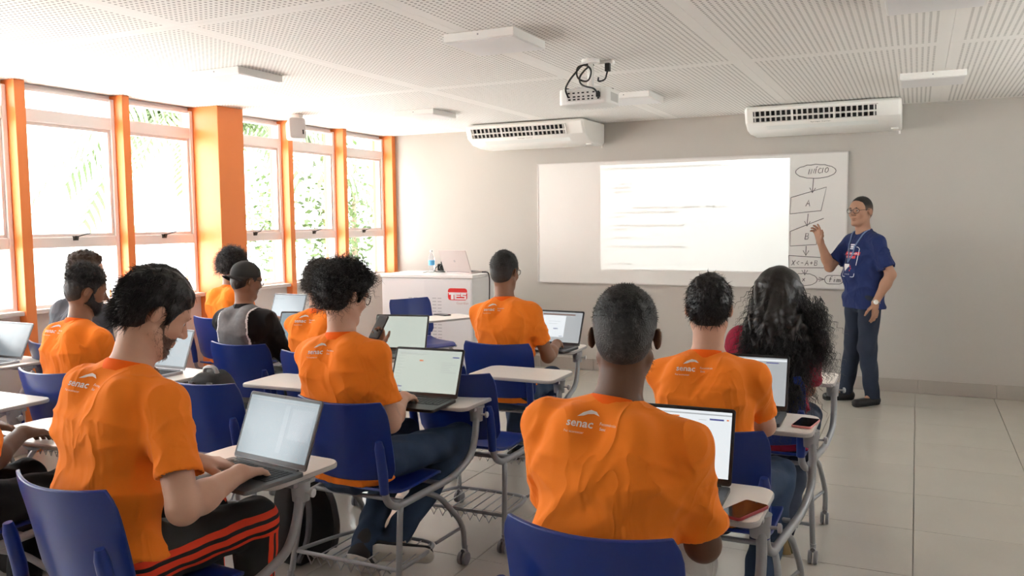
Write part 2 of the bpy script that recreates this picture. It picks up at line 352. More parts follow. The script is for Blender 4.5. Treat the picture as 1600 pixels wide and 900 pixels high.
# ------------------------------------------------------------------ whiteboard, drawing
def whiteboard():
    e = tag(empty('whiteboard', (-2.066, YF, .90)), 'wide white marker board with flowchart drawing on the grey front wall', 'whiteboard')
    W, H = 3.0, 1.22
    MB().bb((-W/2, -.022, 0), (W/2, -.0005, H)).build('board', mat('whiteboard_enamel', (.75, .735, .71), .22, var=.01), e, bevel=.003)
    rim = mat('board_rim', (.62, .60, .58), .4, .3, var=.03); 
    for a, b in (((-W/2-.004, -.026, -.004), (W/2+.004, -.0005, .006)), ((-W/2-.004, -.026, H-.006), (W/2+.004, -.0005, H+.004)), ((-W/2-.004, -.026, .0065), (-W/2+.006, -.0005, H-.0065)), ((W/2-.006, -.026, .0065), (W/2+.004, -.0005, H-.0065))):
        MB().bb(a, b).build('rim', rim, e)
    ink = mat('marker_ink', (.06, .055, .06), .6, var=.2, vscale=40)
    def strokes(name, lines, r=.0028):
        m = MB()
        for l in lines: m.tube([V(x+2.066, -.0225, z-.90) for x, z in l], r, 5)
        o = m.build(name, ink, e); o.scale = (1, 1, 1); return o
    def ell(cx, cz, rx, rz, n=28, s=0): return [(cx+rx*math.cos(2*math.pi*k/n+s), cz+rz*math.sin(2*math.pi*k/n+s)*(1+.06*math.sin(3*k))) for k in range(n+1)]
    def arrow(a, b, w=.025):
        d = nrm([b[0]-a[0], b[1]-a[1]]); s = (-d[1], d[0]); q = (b[0]-d[0]*.045, b[1]-d[1]*.045)
        return [[a, b], [(q[0]+s[0]*w, q[1]+s[1]*w), b, (q[0]-s[0]*w, q[1]-s[1]*w)]]
    G = {'I': [[(0.2, 0), (.25, 1)]], 'i': [[(.2, 0), (.22, .55)], [(.22, .8), (.24, .88)]], 'N': [[(0, 0), (.08, 1), (.5, .1), (.58, 1)]], "'": [[(0, 1.1), (.2, 1.35)]],
         'C': [[(.6, .9), (.3, 1), (.05, .6), (.1, .15), (.4, 0), (.6, .15)]], 'O': [[(.35, 1), (.05, .7), (.05, .2), (.35, 0), (.65, .3), (.62, .8), (.35, 1)]],
         'A': [[(0, 0), (.32, 1), (.62, 0)], [(.12, .4), (.52, .4)]], 'B': [[(.05, 0), (.05, 1), (.45, .95), (.5, .65), (.1, .52), (.55, .4), (.5, .05), (.05, 0)]],
         'X': [[(0, 0), (.6, 1)], [(0, 1), (.55, 0)]], '<': [[(.5, .85), (.05, .5), (.5, .15)]], '-': [[(.05, .5), (.45, .5)]], '+': [[(.05, .5), (.55, .5)], [(.3, .2), (.3, .8)]],
         'x': [[(0, 0), (.45, .65)], [(0, .6), (.5, .05)]], 'f': [[(.5, .95), (.3, 1), (.15, .8), (.12, 0)], [(0, .5), (.4, .55)]], 'm': [[(0, 0), (.05, .55), (.2, .5), (.22, 0)], [(.22, .4), (.4, .52), (.42, 0)], [(.42, .4), (.6, .5), (.66, 0)]]}
    def write(t, x, z, s, adv, sl=0.):
        L = []
        for i, ch in enumerate(t):
            if ch == 'Í': gs = G['I']+[[(.2, 1.15), (.42, 1.4)]]
            elif ch == ' ': continue
            else: gs = G[ch]
            for g in gs: L.append([(x+i*adv+p[0]*s+p[1]*s*.15, z+p[1]*s+i*sl) for p in g])
        return L
    strokes('start_bubble', [ell(-.835, 1.955, .172, .062)]); strokes('lettering', write('INÍCIO', -.905, 1.932, .045, .029, .002))
    strokes('arrow', arrow((-.852, 1.893), (-.86, 1.764))); strokes('step_box', [[(-1.044, 1.725), (-.74, 1.813), (-.783, 1.603), (-1.049, 1.577), (-1.044, 1.725)]])
    strokes('lettering', write('A', -.915, 1.645, .055, 0)); strokes('arrow', arrow((-.893, 1.577), (-.901, 1.463)))
    strokes('step_box', [[(-1.046, 1.417), (-.759, 1.534)], [(-.819, 1.41), (-.817, 1.298), (-1.044, 1.284), (-1.046, 1.417)]]); strokes('lettering', write('B', -.92, 1.345, .055, 0))
    strokes('arrow', arrow((-.905, 1.285), (-.907, 1.198))); strokes('step_box', [[(-1.056, 1.197), (-.728, 1.178), (-.736, 1.088), (-1.051, 1.086), (-1.056, 1.197)]])
    strokes('lettering', write('X<-A+B', -1.03, 1.108, .045, .039)); strokes('arrow', arrow((-.914, 1.07), (-.913, 1.019)))
    strokes('output_bubble', [ell(-.918, .979, .113, .056)]); strokes('lettering', write('x', -.935, .962, .045, 0)); strokes('arrow', arrow((-.80, .984), (-.745, .985), .018))
    strokes('end_bubble', [[(-.663+a, .982+b) for a, b in rrect(.155, .078, .037)]]); strokes('lettering', write('fim', -.705, .962, .05, .032))
whiteboard()

# ------------------------------------------------------------------ ceiling mounted lamps
def lamps():
    L = [(-3.97, 4.22, 'square white surface lamp on ceiling nearest the widest orange pillar'), (-2.03, 4.06, 'square white surface lamp on ceiling over the middle rows behind the projector'), (-3.94, 6.48, 'square white surface lamp on ceiling beside the air conditioner near the windows'),
         (-2.03, 6.42, 'square white surface lamp on ceiling partly hidden behind the projector'), (.07, 6.55, 'square white surface lamp on ceiling beside the right hand air conditioner'), (.05, 4.12, 'square white surface lamp on ceiling cut by the top of the picture')]
    for x, y, l in L:
        e = tag(empty('ceiling_lamp', (x, y, HC)), l, 'ceiling lamp', 'square ceiling lamps')
        MB().bb((-.2, -.2, -.045), (.2, .2, -.0005)).build('housing', M_white, e, bevel=.004)
        MB().bb((-.188, -.188, -.0475), (.188, .188, -.0452)).build('diffuser', mat('opal_diffuser', (.80, .79, .80), .4, var=.01), e)
        MB().box((0, -.2008, -.02), (.008, .0015, .008)).build('screw', M_greyplastic, e)
lamps()
# ------------------------------------------------------------------ air conditioners
def flat_text(txt, size, name, m, parent, O, U, W, N, depth=.0012, bold=False):
    vs, fs = text_mesh(txt, size, bold); O, U, W, N = [np.asarray(q, float) for q in (O, U, W, N)]
    mb = MB(); mb.add([O+U*v[0]+W*v[1]+N*depth for v in vs], fs); return mb.build(name, m, parent)
def aircon(x0, x1, label):
    W = x1-x0; e = tag(empty('air_conditioner', ((x0+x1)/2, YF, HC)), label, 'air conditioner', 'ceiling air conditioners')
    mw = mat('ac_white', (.84, .83, .80), .3, var=.01); yb = -.64
    # profile in (y, z): front lip, outlet slanted, belly
    prof = [(-.02, -.01), (yb+.03, -.01), (yb, -.03), (yb+.005, -.055), (yb+.05, -.145), (yb+.16, -.205), (yb+.3, -.225), (-.05, -.225), (-.02, -.2)]
    m = MB(); xs = [-W/2, -W/2+.02, W/2-.02, W/2]; n = len(prof); vs = []; cy, cz = -.33, -.12
    for i, x in enumerate(xs):
        s = .93 if i in (0, 3) else 1.
        for y, z in prof: vs.append((x, cy+(y-cy)*s, cz+(z-cz)*s))
    fs = [tuple(range(n)), tuple(range(3*n, 4*n))[::-1]]
    for i in range(3):
        for k in range(n): fs.append((i*n+k, i*n+(k+1) % n, (i+1)*n+(k+1) % n, (i+1)*n+k))
    m.add(vs, fs); m.build('casing', mw, e, smooth=35, bevel=.006)
    # outlet grille on the slanted front face between prof[3] and prof[4]
    a = V(0, yb+.004, -.05); b = V(0, yb+.05, -.148); d = nrm(b-a); nn = nrm(V(0, -d[2], d[1])); nn = nn if nn[1] < 0 else -nn; L = np.linalg.norm(b-a); gw = W*.80; gx = -W*.045
    def slab(x, w, t0, t1, h0, h1):
        return [V(x+sx*w/2, 0, 0)+a+d*(L*t)+nn*h for h in (h0, h1) for sx, t in ((-1, t0), (1, t0), (1, t1), (-1, t1))]
    F = [(0, 1, 2, 3), (4, 5, 6, 7), (0, 1, 5, 4), (1, 2, 6, 5), (2, 3, 7, 6), (3, 0, 4, 7)]
    MB().add(slab(gx, gw, .02, .92, .0005, .003), F).build('outlet_recess', M_black_gap, e)
    mg = mat('ac_louvre', (.55, .54, .52), .4, var=.03)
    for k in range(23):
        x = gx-gw/2+gw*(k+.5)/23
        MB().add(slab(x, .013, .04, .9, .003, .012), F).build('vane', mg, e)
    for k, t in enumerate((.0, .46, .53, .92)):
        MB().add(slab(gx, gw+.01, t, t+.035, .003, .017), F).build('louvre_bar', mw, e)
    for x in (-gw/2, -gw/6, gw/6, gw/2): MB().add(slab(gx+x, .012, 0, .955, .003, .016), F).build('divider', mw, e)
    MB().box((W/2-.05, -.3, -.22), (.06, .1, .03)).build('drain_pan', mw, e, bevel=.005)
    MB().lathe([(.008, 0), (.008, .03)], (W/2-.02, -.05, -.25), n=10).build('drain_spout', M_white, e)
    p0 = V(0, yb+.05, -.145); p1 = V(0, yb+.16, -.205); dd = nrm(p1-p0); n2 = V(0, dd[2], -dd[1]); n2 = n2 if n2[1] < 0 else -n2
    flat_text('Springer Carrier', .024, 'lettering', mat('logo_grey', (.12, .12, .12), .5, var=.1), e, p0+dd*.03, V(1, 0, 0), -dd, n2, .0015)
    flap = MB().add([V(sx*W*.36, 0, 0)+p0+dd*t+n2*.001 for sx, t in ((-1, .055), (1, .055), (1, .115), (-1, .115))], [(0, 1, 2, 3)]); flap.build('front_panel', mat('ac_panel', (.82, .84, .82), .22, var=.01), e)
aircon(-4.085, -2.83, 'white ceiling air conditioner at the window end of the front wall')
aircon(-1.36, -.135, 'white ceiling air conditioner above the flowchart end of the whiteboard')

# ------------------------------------------------------------------ projector
PJ = V(-1.80, 4.86, 2.27)
def projector():
    e = tag(empty('projector', (PJ[0], PJ[1], HC), R(0)), 'white video projector with loose black cables hanging below the ceiling', 'projector'); z = PJ[2]-HC
    m = MB().prism(rrect(.31, .235, .03), -.05, .045, O=(0, 0, z)); m.build('body', M_white, e, smooth=40, bevel=.008)
    # rear connector panel faces the back of the room (-y)
    MB().bb((-.10, -.1195, z-.03), (.115, -.1175, z+.035)).build('connector_panel', mat('pj_panel', (.66, .65, .62), .5, var=.03), e)
    rnd = random.Random(3); k = 0
    for r_, row in enumerate((.018, -.004, -.02)):
        for c in range(7):
            x = -.085+c*.03+rnd.uniform(-.004, .004)
            MB().bb((x-.007, -.1212, z+row-.004), (x+rnd.uniform(.004, .010), -.1196, z+row+.004)).build('socket', M_black_gap, e)
    for sx in (-1, 1): MB().lathe([(.012, 0), (.012, .012), (.006, .014)], (sx*.12, .06*sx, z+.045), n=10).build('foot', M_dark, e)
    MB().lathe([(.034, 0), (.034, .012), (.026, .012), (.024, .004)], (-.07, .1175, z+.0), (0, 1, 0), 20).build('lens', mat('lens_glass', (.02, .02, .03), .05, var=.1), e, smooth=40)
    MB().bb((.154, -.06, z-.03), (.156, .07, z+.02)).build('side_vent', mat('pj_vent', (.5, .49, .47), .5, var=.05), e)
    MB().lathe([(.02, z+.05), (.02, -.02), (.055, -.02), (.055, -.0005)], (0, .02, 0), n=16).build('mount_pole', M_white, e, smooth=40)
    MB().box((.0, .02, z+.06), (.16, .10, .012)).build('mount_plate', M_white, e, bevel=.003)
    MB().box((.06, .1, -.012), (.12, .05, .022)).build('socket_box', M_white, e, bevel=.004)
    ck = mat('cable_black', (.01, .01, .01), .5, var=.1)
    for P, r_ in (([(-.09, -.12, z-.005), (-.1, -.15, z+.04), (-.085, -.11, z+.1), (-.02, -.05, z+.2), (.04, -.06, z+.16), (.02, -.07, z+.08), (-.06, -.06, z+.11), (-.07, -.03, z+.19), (-.01, 0, -.03)], .0055),
                  ([(.10, -.125, z+.0), (.09, -.16, z+.03), (-.01, -.12, z+.06), (-.05, -.05, z+.12), (-.02, 0, z+.18), (.02, .02, z+.2)], .0055),
                  ([(.05, .02, z+.12), (.06, -.02, z+.09), (.1, 0, z+.1), (.105, .02, z+.15), (.1, .07, -.04)], .005)):
        MB().tube(rpath(P, .05, 6), r_, 6).build('cable', ck, e, smooth=60)
    MB().box((.10, .045, -.05), (.03, .03, .05)).build('plug', ck, e, bevel=.004); MB().box((.1, -.128, z), (.022, .02, .03)).build('plug', ck, e, bevel=.003)
projector()
def projector_beam():
    lx, ly, lz = PJ[0]-.07, PJ[1]+.15, PJ[2]
    l = bpy.data.lights.new('projector_beam', 'SPOT'); l.energy = 24; l.spot_size = R(75); l.spot_blend = 0; l.shadow_soft_size = 0.0; l.color = (.90, 1, .99)
    o = bpy.data.objects.new('projector_beam', l); COL.objects.link(o); o.location = (lx, ly, lz)
    o.rotation_euler = (R(90), 0, 0)          # -Z looks along +y, local x = world x, local y = world z
    l.use_nodes = True; nt = l.node_tree; em = nt.nodes['Emission']; Lk = nt.links.new
    tc = nt.nodes.new('ShaderNodeTexCoord'); sp = nt.nodes.new('ShaderNodeSeparateXYZ'); Lk(tc.outputs['Normal'], sp.inputs[0])
    def M(op, a, b_=None):
        n = nt.nodes.new('ShaderNodeMath'); n.operation = op
        for i, x in enumerate((a, b_)):
            if x is None: continue
            if isinstance(x, (int, float)): n.inputs[i].default_value = x
            else: Lk(x, n.inputs[i])
        return n.outputs[0]
    D = YF-.022-ly; nz = M('ABSOLUTE', sp.outputs[2])
    X = M('ADD', M('MULTIPLY', M('DIVIDE', sp.outputs[0], nz), D), lx); Z = M('ADD', M('MULTIPLY', M('DIVIDE', sp.outputs[1], nz), D), lz)
    def rng(v, a, b_): return M('MULTIPLY', M('GREATER_THAN', v, a), M('LESS_THAN', v, b_))
    mask = M('MULTIPLY', rng(X, -2.878, -1.058), rng(Z, 1.045, 2.085))
    # faint rows of text
    cb = nt.nodes.new('ShaderNodeCombineXYZ'); Lk(M('MULTIPLY', X, 60), cb.inputs[0]); Lk(M('MULTIPLY', Z, 25), cb.inputs[1])
    ns = nt.nodes.new('ShaderNodeTexNoise'); ns.inputs['Scale'].default_value = 1; Lk(cb.outputs[0], ns.inputs['Vector']); nz_ = M('GREATER_THAN', ns.outputs['Fac'], .47)
    rows = None
    for z, xa, xb in ((2.045, -2.84, -1.60), (1.895, -2.75, -2.55), (1.855, -2.75, -2.56), (1.815, -2.74, -2.55), (1.655, -2.55, -1.62), (1.61, -2.74, -2.08), (1.565, -2.74, -2.62), (1.48, -2.75, -2.02), (1.44, -2.75, -2.60), (1.36, -2.75, -2.56), (1.27, -2.75, -2.0), (1.10, -2.75, -2.52)):
        r_ = M('MULTIPLY', rng(Z, z-.011, z+.011), rng(X, xa, xb)); rows = r_ if rows is None else M('MAXIMUM', rows, r_)
    dim = M('SUBTRACT', 1.0, M('MULTIPLY', M('MULTIPLY', rows, nz_), .8)); left = M('SUBTRACT', 1, M('MULTIPLY', rng(X, -2.9, -2.775), .12))
    Lk(M('MULTIPLY', M('MULTIPLY', mask, dim), left), em.inputs['Strength'])
projector_beam()

# ------------------------------------------------------------------ wall speaker
def speaker():
    e = tag(empty('wall_speaker', (-5.02, 6.03, HC)), 'small white loudspeaker on a ceiling bracket in front of orange pillar', 'speaker')
    Rm = rotz(R(58))@rotx(R(-8))
    MB().box((0, 0, -.015), (.14, .06, .03)).build('bracket', M_white, e, bevel=.004); MB().tube([(-.06, 0, -.02), (-.07, 0, -.1)], .012, 8).build('bracket_arm', M_white, e)
    m = MB(); P = rrect(.15, .19, .025); n = len(P); vs = [Rm@V(p[0], -.075, p[1])+V(0, 0, -.135) for p in P]+[Rm@V(p[0]*.8, .075, p[1]*.85)+V(0, 0, -.135) for p in P]
    m.add(vs, [tuple(range(n)), tuple(range(n, 2*n))[::-1]]+[(i, (i+1) % n, n+(i+1) % n, n+i) for i in range(n)]); m.build('cabinet', M_white, e, smooth=40, bevel=.006)
    g = MB(); P2 = rrect(.138, .178, .022); g.prism(P2, .0755, .079, O=V(0, 0, -.135), U=Rm@V(1, 0, 0), W=Rm@V(0, 0, 1), N=Rm@V(0, -1, 0)); g.build('grille', mat('speaker_grille', (.58, .55, .54), .6, var=.03), e)
    MB().box(Rm@V(.045, -.08, -.035)+V(0, 0, -.135), (.012, .004, .04), Rm).build('badge', M_dark, e)
speaker()

# ------------------------------------------------------------------ console
CX, CY, CRZ, CZ = -4.305, 7.28, R(6), 1.03
def crot(x, y): return (CX+x*math.cos(CRZ)-y*math.sin(CRZ), CY+x*math.sin(CRZ)+y*math.cos(CRZ))
def console():
    e = tag(empty('media_console', (CX, CY, 0), CRZ), 'white steel media console with red logo standing beside the front wall', 'cabinet')
    W, D = .965, .58; mw = mat('console_steel', (.77, .765, .77), .35, var=.01)
    MB().bb((-W/2, -D/2, .02), (W/2, D/2, .995)).build('body', mw, e, bevel=.006)
    MB().bb((-W/2-.012, -D/2-.012, .996), (W/2+.012, D/2+.012, CZ)).build('top', mat('console_top', (.82, .81, .80), .3, var=.01), e, bevel=.008)
    MB().bb((-.02, -D/2-.004, .05), (W/2-.012, -D/2-.0005, .975)).build('door', mat('console_door', (.74, .735, .745), .35, var=.01), e, bevel=.003)
    for i, x in enumerate((-.17, .085)):
        for c in range(2):
            for k in range(16): MB().bb((x+c*.055-.02, -D/2-.0062, .80-k*.032), (x+c*.055+.02, -D/2-.0048, .806-k*.032)).build('vent_slot', mat('vent_slot', (.38, .38, .40), .6, var=.05), e)
    y = -D/2-.0045; red = mat('logo_red', (.72, .03, .03), .4, var=.03); wh = mat('logo_white', (.85, .82, .83), .4, var=.01); O = V(.33, y, .845); U = V(1, 0, 0); Wd = V(0, 0, 1); N = V(0, -1, 0)
    dr = MB().prism(rrect(.20, .115, .028), 0, .001, O, U, Wd, N).build('logo_plate', red, e)
    q = MB()
    def rc(x0, x1, z0, z1): q.prism([(x0, z0), (x1, z0), (x1, z1), (x0, z1)], .001, .0018, O, U, Wd, N)
    rc(-.1, .1, .012, .018); rc(-.09, -.02, -.005, .012); rc(-.068, -.042, -.05, -.004)
    rc(-.03, .03, -.005, .012); rc(-.034, -.012, -.05, .011); rc(-.03, .028, -.024, -.012); rc(-.03, .03, -.05, -.037)
    rc(.034, .09, -.005, .012); rc(.034, .052, -.024, .011); rc(.034, .09, -.024, -.012); rc(.072, .09, -.05, -.013); rc(.03, .09, -.05, -.037)
    q.build('logo_lettering', wh, e)
    flat_text('Guardian', .034, 'lettering', mat('logo_pale_red', (.55, .35, .36), .5, var=.05), e, O+V(.05, 0, -.085), U, Wd, N, .001)
    MB().bb((W/2+.0005, -.05, .62), (W/2+.004, .03, .70)).build('side_lock', M_greyplastic, e)
    ck = mat('cable_black', (.01, .01, .01)); m = MB()
    m.tube(rpath([(.36, .1, 1.035), (.5, .09, 1.037), (.515, .08, .98), (.52, .06, .82), (.53, .02, .70)], .03), .006, 6); m.build('cable', ck, e)
console()
def bottle():
    x, y = crot(-.085, .02); e = tag(empty('water_bottle', (x, y, CZ)), 'clear plastic water bottle with blue label on the white console', 'bottle')
    pet = bpy.data.materials.new('clear_plastic'); pet.use_nodes = True; b = pet.node_tree.nodes['Principled BSDF']; b.inputs['Transmission Weight'].default_value = .85; b.inputs['Roughness'].default_value = .08; b.inputs['IOR'].default_value = 1.2; b.inputs['Base Color'].default_value = (.93, .96, .98, 1)
    MB().lathe([(.02, 0.0005), (.031, .004), (.032, .02), (.029, .03), (.032, .04), (.029, .055), (.0325, .065), (.0325, .13), (.028, .165), (.014, .195), (.0135, .205)], (0, 0, 0)).build('body', pet, e, smooth=60)
    MB().lathe([(.0331, .075), (.0331, .125)], (0, 0, 0)).build('label_band', mat('label_blue', (.12, .42, .72), .4, var=.2, vscale=40), e, smooth=60)
    MB().lathe([(.0155, .2055), (.0155, .222), (.013, .224)], (0, 0, 0), n=14).build('cap', mat('cap_white', (.8, .85, .9), .4, var=.02), e, smooth=40)
bottle()
def camcorder():
    x, y = crot(-.005, .13); e = tag(empty('camera', (x, y, CZ), CRZ+R(20)), 'small black camera lying on the white console beside laptop', 'camera')
    MB().bb((-.06, -.03, .012), (.06, .03, .085)).build('body', M_dark, e, bevel=.012); MB().bb((-.025, -.025, .0855), (.025, .025, .108)).build('viewfinder', M_dark, e, bevel=.008)
    MB().lathe([(.034, 0), (.034, .05), (.03, .055), (.028, .045)], (0, -.03, .05), (0, -1, 0), 18).build('lens', mat('lens_barrel', (.02, .02, .022), .3, var=.1), e, smooth=40)
    MB().lathe([(.02, .0005), (.02, .0115)], (0, 0, 0), n=12).build('foot', mat('foot_white', (.7, .7, .7)), e)
    MB().tube(rpath([(-.06, 0, .06), (-.09, -.02, .03), (-.08, -.05, .008), (-.02, -.06, .006), (.03, -.07, .006)], .03), .004, 6).build('strap', M_dark, e)
camcorder()
def papers():
    x, y = crot(-.3, .05); e = tag(empty('paper_stack', (x, y, CZ), CRZ+R(8)), 'white papers spread on the window end of the console', 'papers')
    MB().bb((-.13, -.1, .0005), (.13, .1, .006)).build('sheets', mat('paper', (.85, .84, .83), .7, var=.01), e); MB().bb((-.1, -.08, .0065), (.15, .11, .009)).build('sheet', mat('paper', (.85, .84, .83)), e)
papers()
# ------------------------------------------------------------------ tablet-arm chairs
def sheet(fn, nu, nv, th):
    us = np.linspace(-1, 1, nu); vs_ = np.linspace(0, 1, nv); P = np.array([[fn(u, v) for u in us] for v in vs_])
    du = np.gradient(P, axis=1); dv = np.gradient(P, axis=0); N = np.cross(du, dv); N /= np.linalg.norm(N, axis=2, keepdims=True)+1e-9
    A = (P+N*th/2).reshape(-1, 3); B = (P-N*th/2).reshape(-1, 3); n = nu*nv; fs = []
    for j in range(nv-1):
        for i in range(nu-1):
            a = j*nu+i; fs.append((a, a+1, a+nu+1, a+nu)); fs.append((n+a, n+a+nu, n+a+nu+1, n+a+1))
    ring = [i for i in range(nu)]+[j*nu+nu-1 for j in range(1, nv)]+[(nv-1)*nu+i for i in range(nu-2, -1, -1)]+[j*nu for j in range(nv-2, 0, -1)]
    for k in range(len(ring)): a, b = ring[k], ring[(k+1) % len(ring)]; fs.append((b, a, n+a, n+b))
    m = MB(); m.add(np.concatenate([A, B]), fs); return m
def back_fn(u, v):
    k = max(0, (v-.72)/.28); k2 = max(0, (.15-v)/.15); w = .222*(1-.10*k**2.5-.10*k2**2)*(1-.02*(1-v))
    x = u*w; z = .505+.325*v+.02*v*(u*u)*(1-k*.6)+.010*(1-v)*u*u
    y = -.235-.055*v-.02*v*v+.055*u*u
    return (x, y, z)
def seat_fn(u, v):
    y = -.215+.43*v; k = max(0, (v-.8)/.2); w = .215*(1-.12*k*k)*(1-.05*max(0, (.2-v)/.2))
    z = .452-.016*math.cos(u*1.4)*math.sin(math.pi*min(1, v*1.1))-.022*k*k+.02*max(0, (.25-v)/.25)**2
    return (u*w, y, z)
def make_chair(name):
    e = empty(name)
    sheet(back_fn, 17, 11, .011).build('backrest', M_blue, e, smooth=50, bevel=.003)
    sheet(seat_fn, 15, 13, .012).build('seat', M_blue, e, smooth=50, bevel=.003)
    for s in (-1, 1):
        P = [(s*.207, -.252, .475), (s*.208, -.262, .56), (s*.209, -.282, .66), (s*.209, -.287, .69)]
        MB().tube(P, [.019, .021, .020, .013], 10).build('side_bracket', M_blue, e, smooth=60)
    X = .232
    # frame tubes
    tr = [(.207, -.254, .52), (.212, -.247, .44), (.225, -.20, .405), (.245, -.03, .415), (.275, .17, .43), (.295, .30, .49), (.295, .345, .58), (.29, .365, .66), (.285, .375, .684)]
    MB().tube(rpath(tr, .05), .0155, 10).build('side_rail', M_steel, e, smooth=60)
    tl = [(-.207, -.254, .52), (-.212, -.247, .44), (-.222, -.20, .405), (-.23, .0, .415), (-.22, .17, .42)]
    MB().tube(rpath(tl, .05), .0125, 10).build('side_rail', M_steel, e, smooth=60)
    for y in (-.14, .13): MB().tube([(-.222, y, .41), (.24, y, .412)], .010, 8).build('seat_support', M_steel, e, smooth=60)
    for s in (-1, 1):
        MB().tube(rpath([(s*.228, -.17, .408), (s*.245, -.205, .36), (s*.265, -.255, .085)], .05), .0125, 10).build('leg', M_steel, e, smooth=60)
        MB().tube(rpath([(s*.232, .0, .41), (s*.25, .10, .36), (s*.262, .24, .22), (s*.268, .27, .16), (s*.268, .275, .085)], .06), .0125, 10).build('leg', M_steel, e, smooth=60)
    mc = mat('caster_grey', (.22, .22, .235), .4, var=.05)
    for s in (-1, 1):
        for y in (-.26, .28):
            c = empty('caster', (s*.267, y, 0), parent=e)
            MB().lathe([(.012, .066), (.014, .088)], (0, 0, 0), n=10).build('caster_stem', M_steel, c)
            for t in (-1, 1): MB().lathe([(.012, .004*t), (.029, .005*t), (.031, .010*t), (.029, .019*t), (.014, .021*t)], (0, -.012, .0315), (1, 0, 0), 20).build('wheel', mc, c, smooth=50)
            MB().tube([(0, .012, .05), (0, .004, .065), (0, -.006, .066), (0, -.02, .064)], .011, 8).build('fork', mc, c, smooth=60)
    # basket
    zb = .165; fr = rpath([(-.245, -.225, zb), (.245, -.225, zb)], .02)
    bf = MB(); bf.tube([(-.254, -.236, zb), (.254, -.236, zb)], .009, 8)
    bf.tube(rpath([(-.254, -.225, zb-.0), (-.235, .0, zb-.02), (-.20, .14, zb-.03), (0, .15, zb-.03), (.20, .14, zb-.03), (.235, .0, zb-.02), (.254, -.225, zb)], .06), .009, 8)
    bf.tube([(-.263, .262, .175), (-.20, .14, zb-.03)], .008, 8); bf.tube([(.263, .262, .175), (.20, .14, zb-.03)], .008, 8)
    bo = bf.build('basket_frame', M_steel, e, smooth=60)
    for k in range(8):
        x = -.19+.38*k/7; MB().tube([(x, -.236, zb), (x, -.2, zb-.035), (x*.95, .145, zb-.03)], .0032, 5).build('basket_wire', M_steel, bo)
    zz = [(-.2+.4*k/16, -.238, zb-(.045 if k % 2 else 0)) for k in range(17)]; MB().tube(zz, .0032, 5).build('basket_wire', M_steel, bo)
    # writing tablet: top in front, post at the sitter's right
    poly = rrect(.50, .345, .055, 6, .052, .395)
    poly = [(x, y+(.035*math.cos(max(-1, min(1, (x-.052)/.25))*math.pi/2) if y < .395 else 0)) for x, y in poly]
    tb = MB(); tb.mi = 0; n = len(poly); tb.prism(poly, .703, .7195); t = tb.build('tablet', M_tab_edge, e, smooth=40, bevel=.004)
    inner = [(.052+(x-.052)*.988, .395+(y-.395)*.982) for x, y in poly]
    MB().prism(inner, .7197, .7207).build('tablet_top', M_tab, t)
    MB().lathe([(.028, 0), (.030, .03), (.032, .062), (.034, .066)], (.284, .376, .636), n=18).build('post_sleeve', mat('sleeve_grey', (.34, .34, .35), .5, var=.04), e, smooth=40)
    MB().box((.20, .38, .694), (.20, .10, .017)).build('tablet_bracket', M_greyplastic, e, bevel=.004)
    MB().lathe([(.005, 0), (.005, .02), (.014, .021), (.014, .03), (.008, .034)], (.312, .37, .668), (1, .15, 0), 14).build('knob', mat('knob_grey', (.42, .42, .43), .4, var=.03), e, smooth=40)
    return e
CHAIRS = {}
proto_chair = None
def chair(key, x, y, rz, label):
    global proto_chair
    if proto_chair is None: proto_chair = make_chair('tablet_arm_chair'); o = proto_chair
    else: o = copy_tree(proto_chair)
    o.location = (x, y, 0); o.rotation_euler = (0, 0, R(rz)); tag(o, label, 'chair', 'blue tablet arm chairs'); CHAIRS[key] = (x, y, R(rz)); return o
chair('P9', -.665, 2.03, 0, 'blue tablet chair under the broad-backed man whose phone has a dark red case')
chair('P10', -.64, 3.08, 0, 'blue tablet chair between the broad-backed man and the long-haired person')
chair('P11', -.65, 4.14, 0, 'blue tablet chair under the person with long curly hair')
chair('P7', -2.065, 2.95, 0, 'blue tablet chair above the black backpack, its sitter in canvas sneakers')
chair('E1', -1.96, 3.68, 0, 'empty blue tablet chair in the middle rows with nothing on its tablet')
chair('P8', -2.20, 4.60, 3, 'blue tablet chair under the man before the media console with glasses')
chair('P1', -2.10, 1.77, -4, 'blue tablet chair under the man in striped black trousers')
chair('E2', -2.90, 3.02, 3, 'empty blue tablet chair with a black backpack on its seat')
chair('P5', -3.62, 4.02, 3, 'blue tablet chair under the man in the black cap')
chair('P6', -3.0, 3.92, 5, 'blue tablet chair of the student looking at a phone')
chair('P2', -3.80, 2.93, -3, 'blue tablet chair under the bearded student in front of grey shirted one')
chair('P3', -4.72, 3.62, 0, 'blue tablet chair of the grey shirted student by the window')
chair('P4', -4.80, 5.02, 0, 'blue tablet chair by the widest pillar under a curly haired student')
chair('P0', -3.13, 1.80, 0, 'blue tablet chair of the student whose arms only show beside striped trousers man')
chair('X1', -5.05, 2.86, 0, 'blue tablet chair by the window holding an open silver laptop, sitter unseen')
chair('X2', -3.98, 2.06, 0, 'blue tablet chair whose bare tablet sticks in beside the bearded student')
chair('F', -3.98, 6.47, -116, 'blue tablet chair turned sideways in front of the white console')

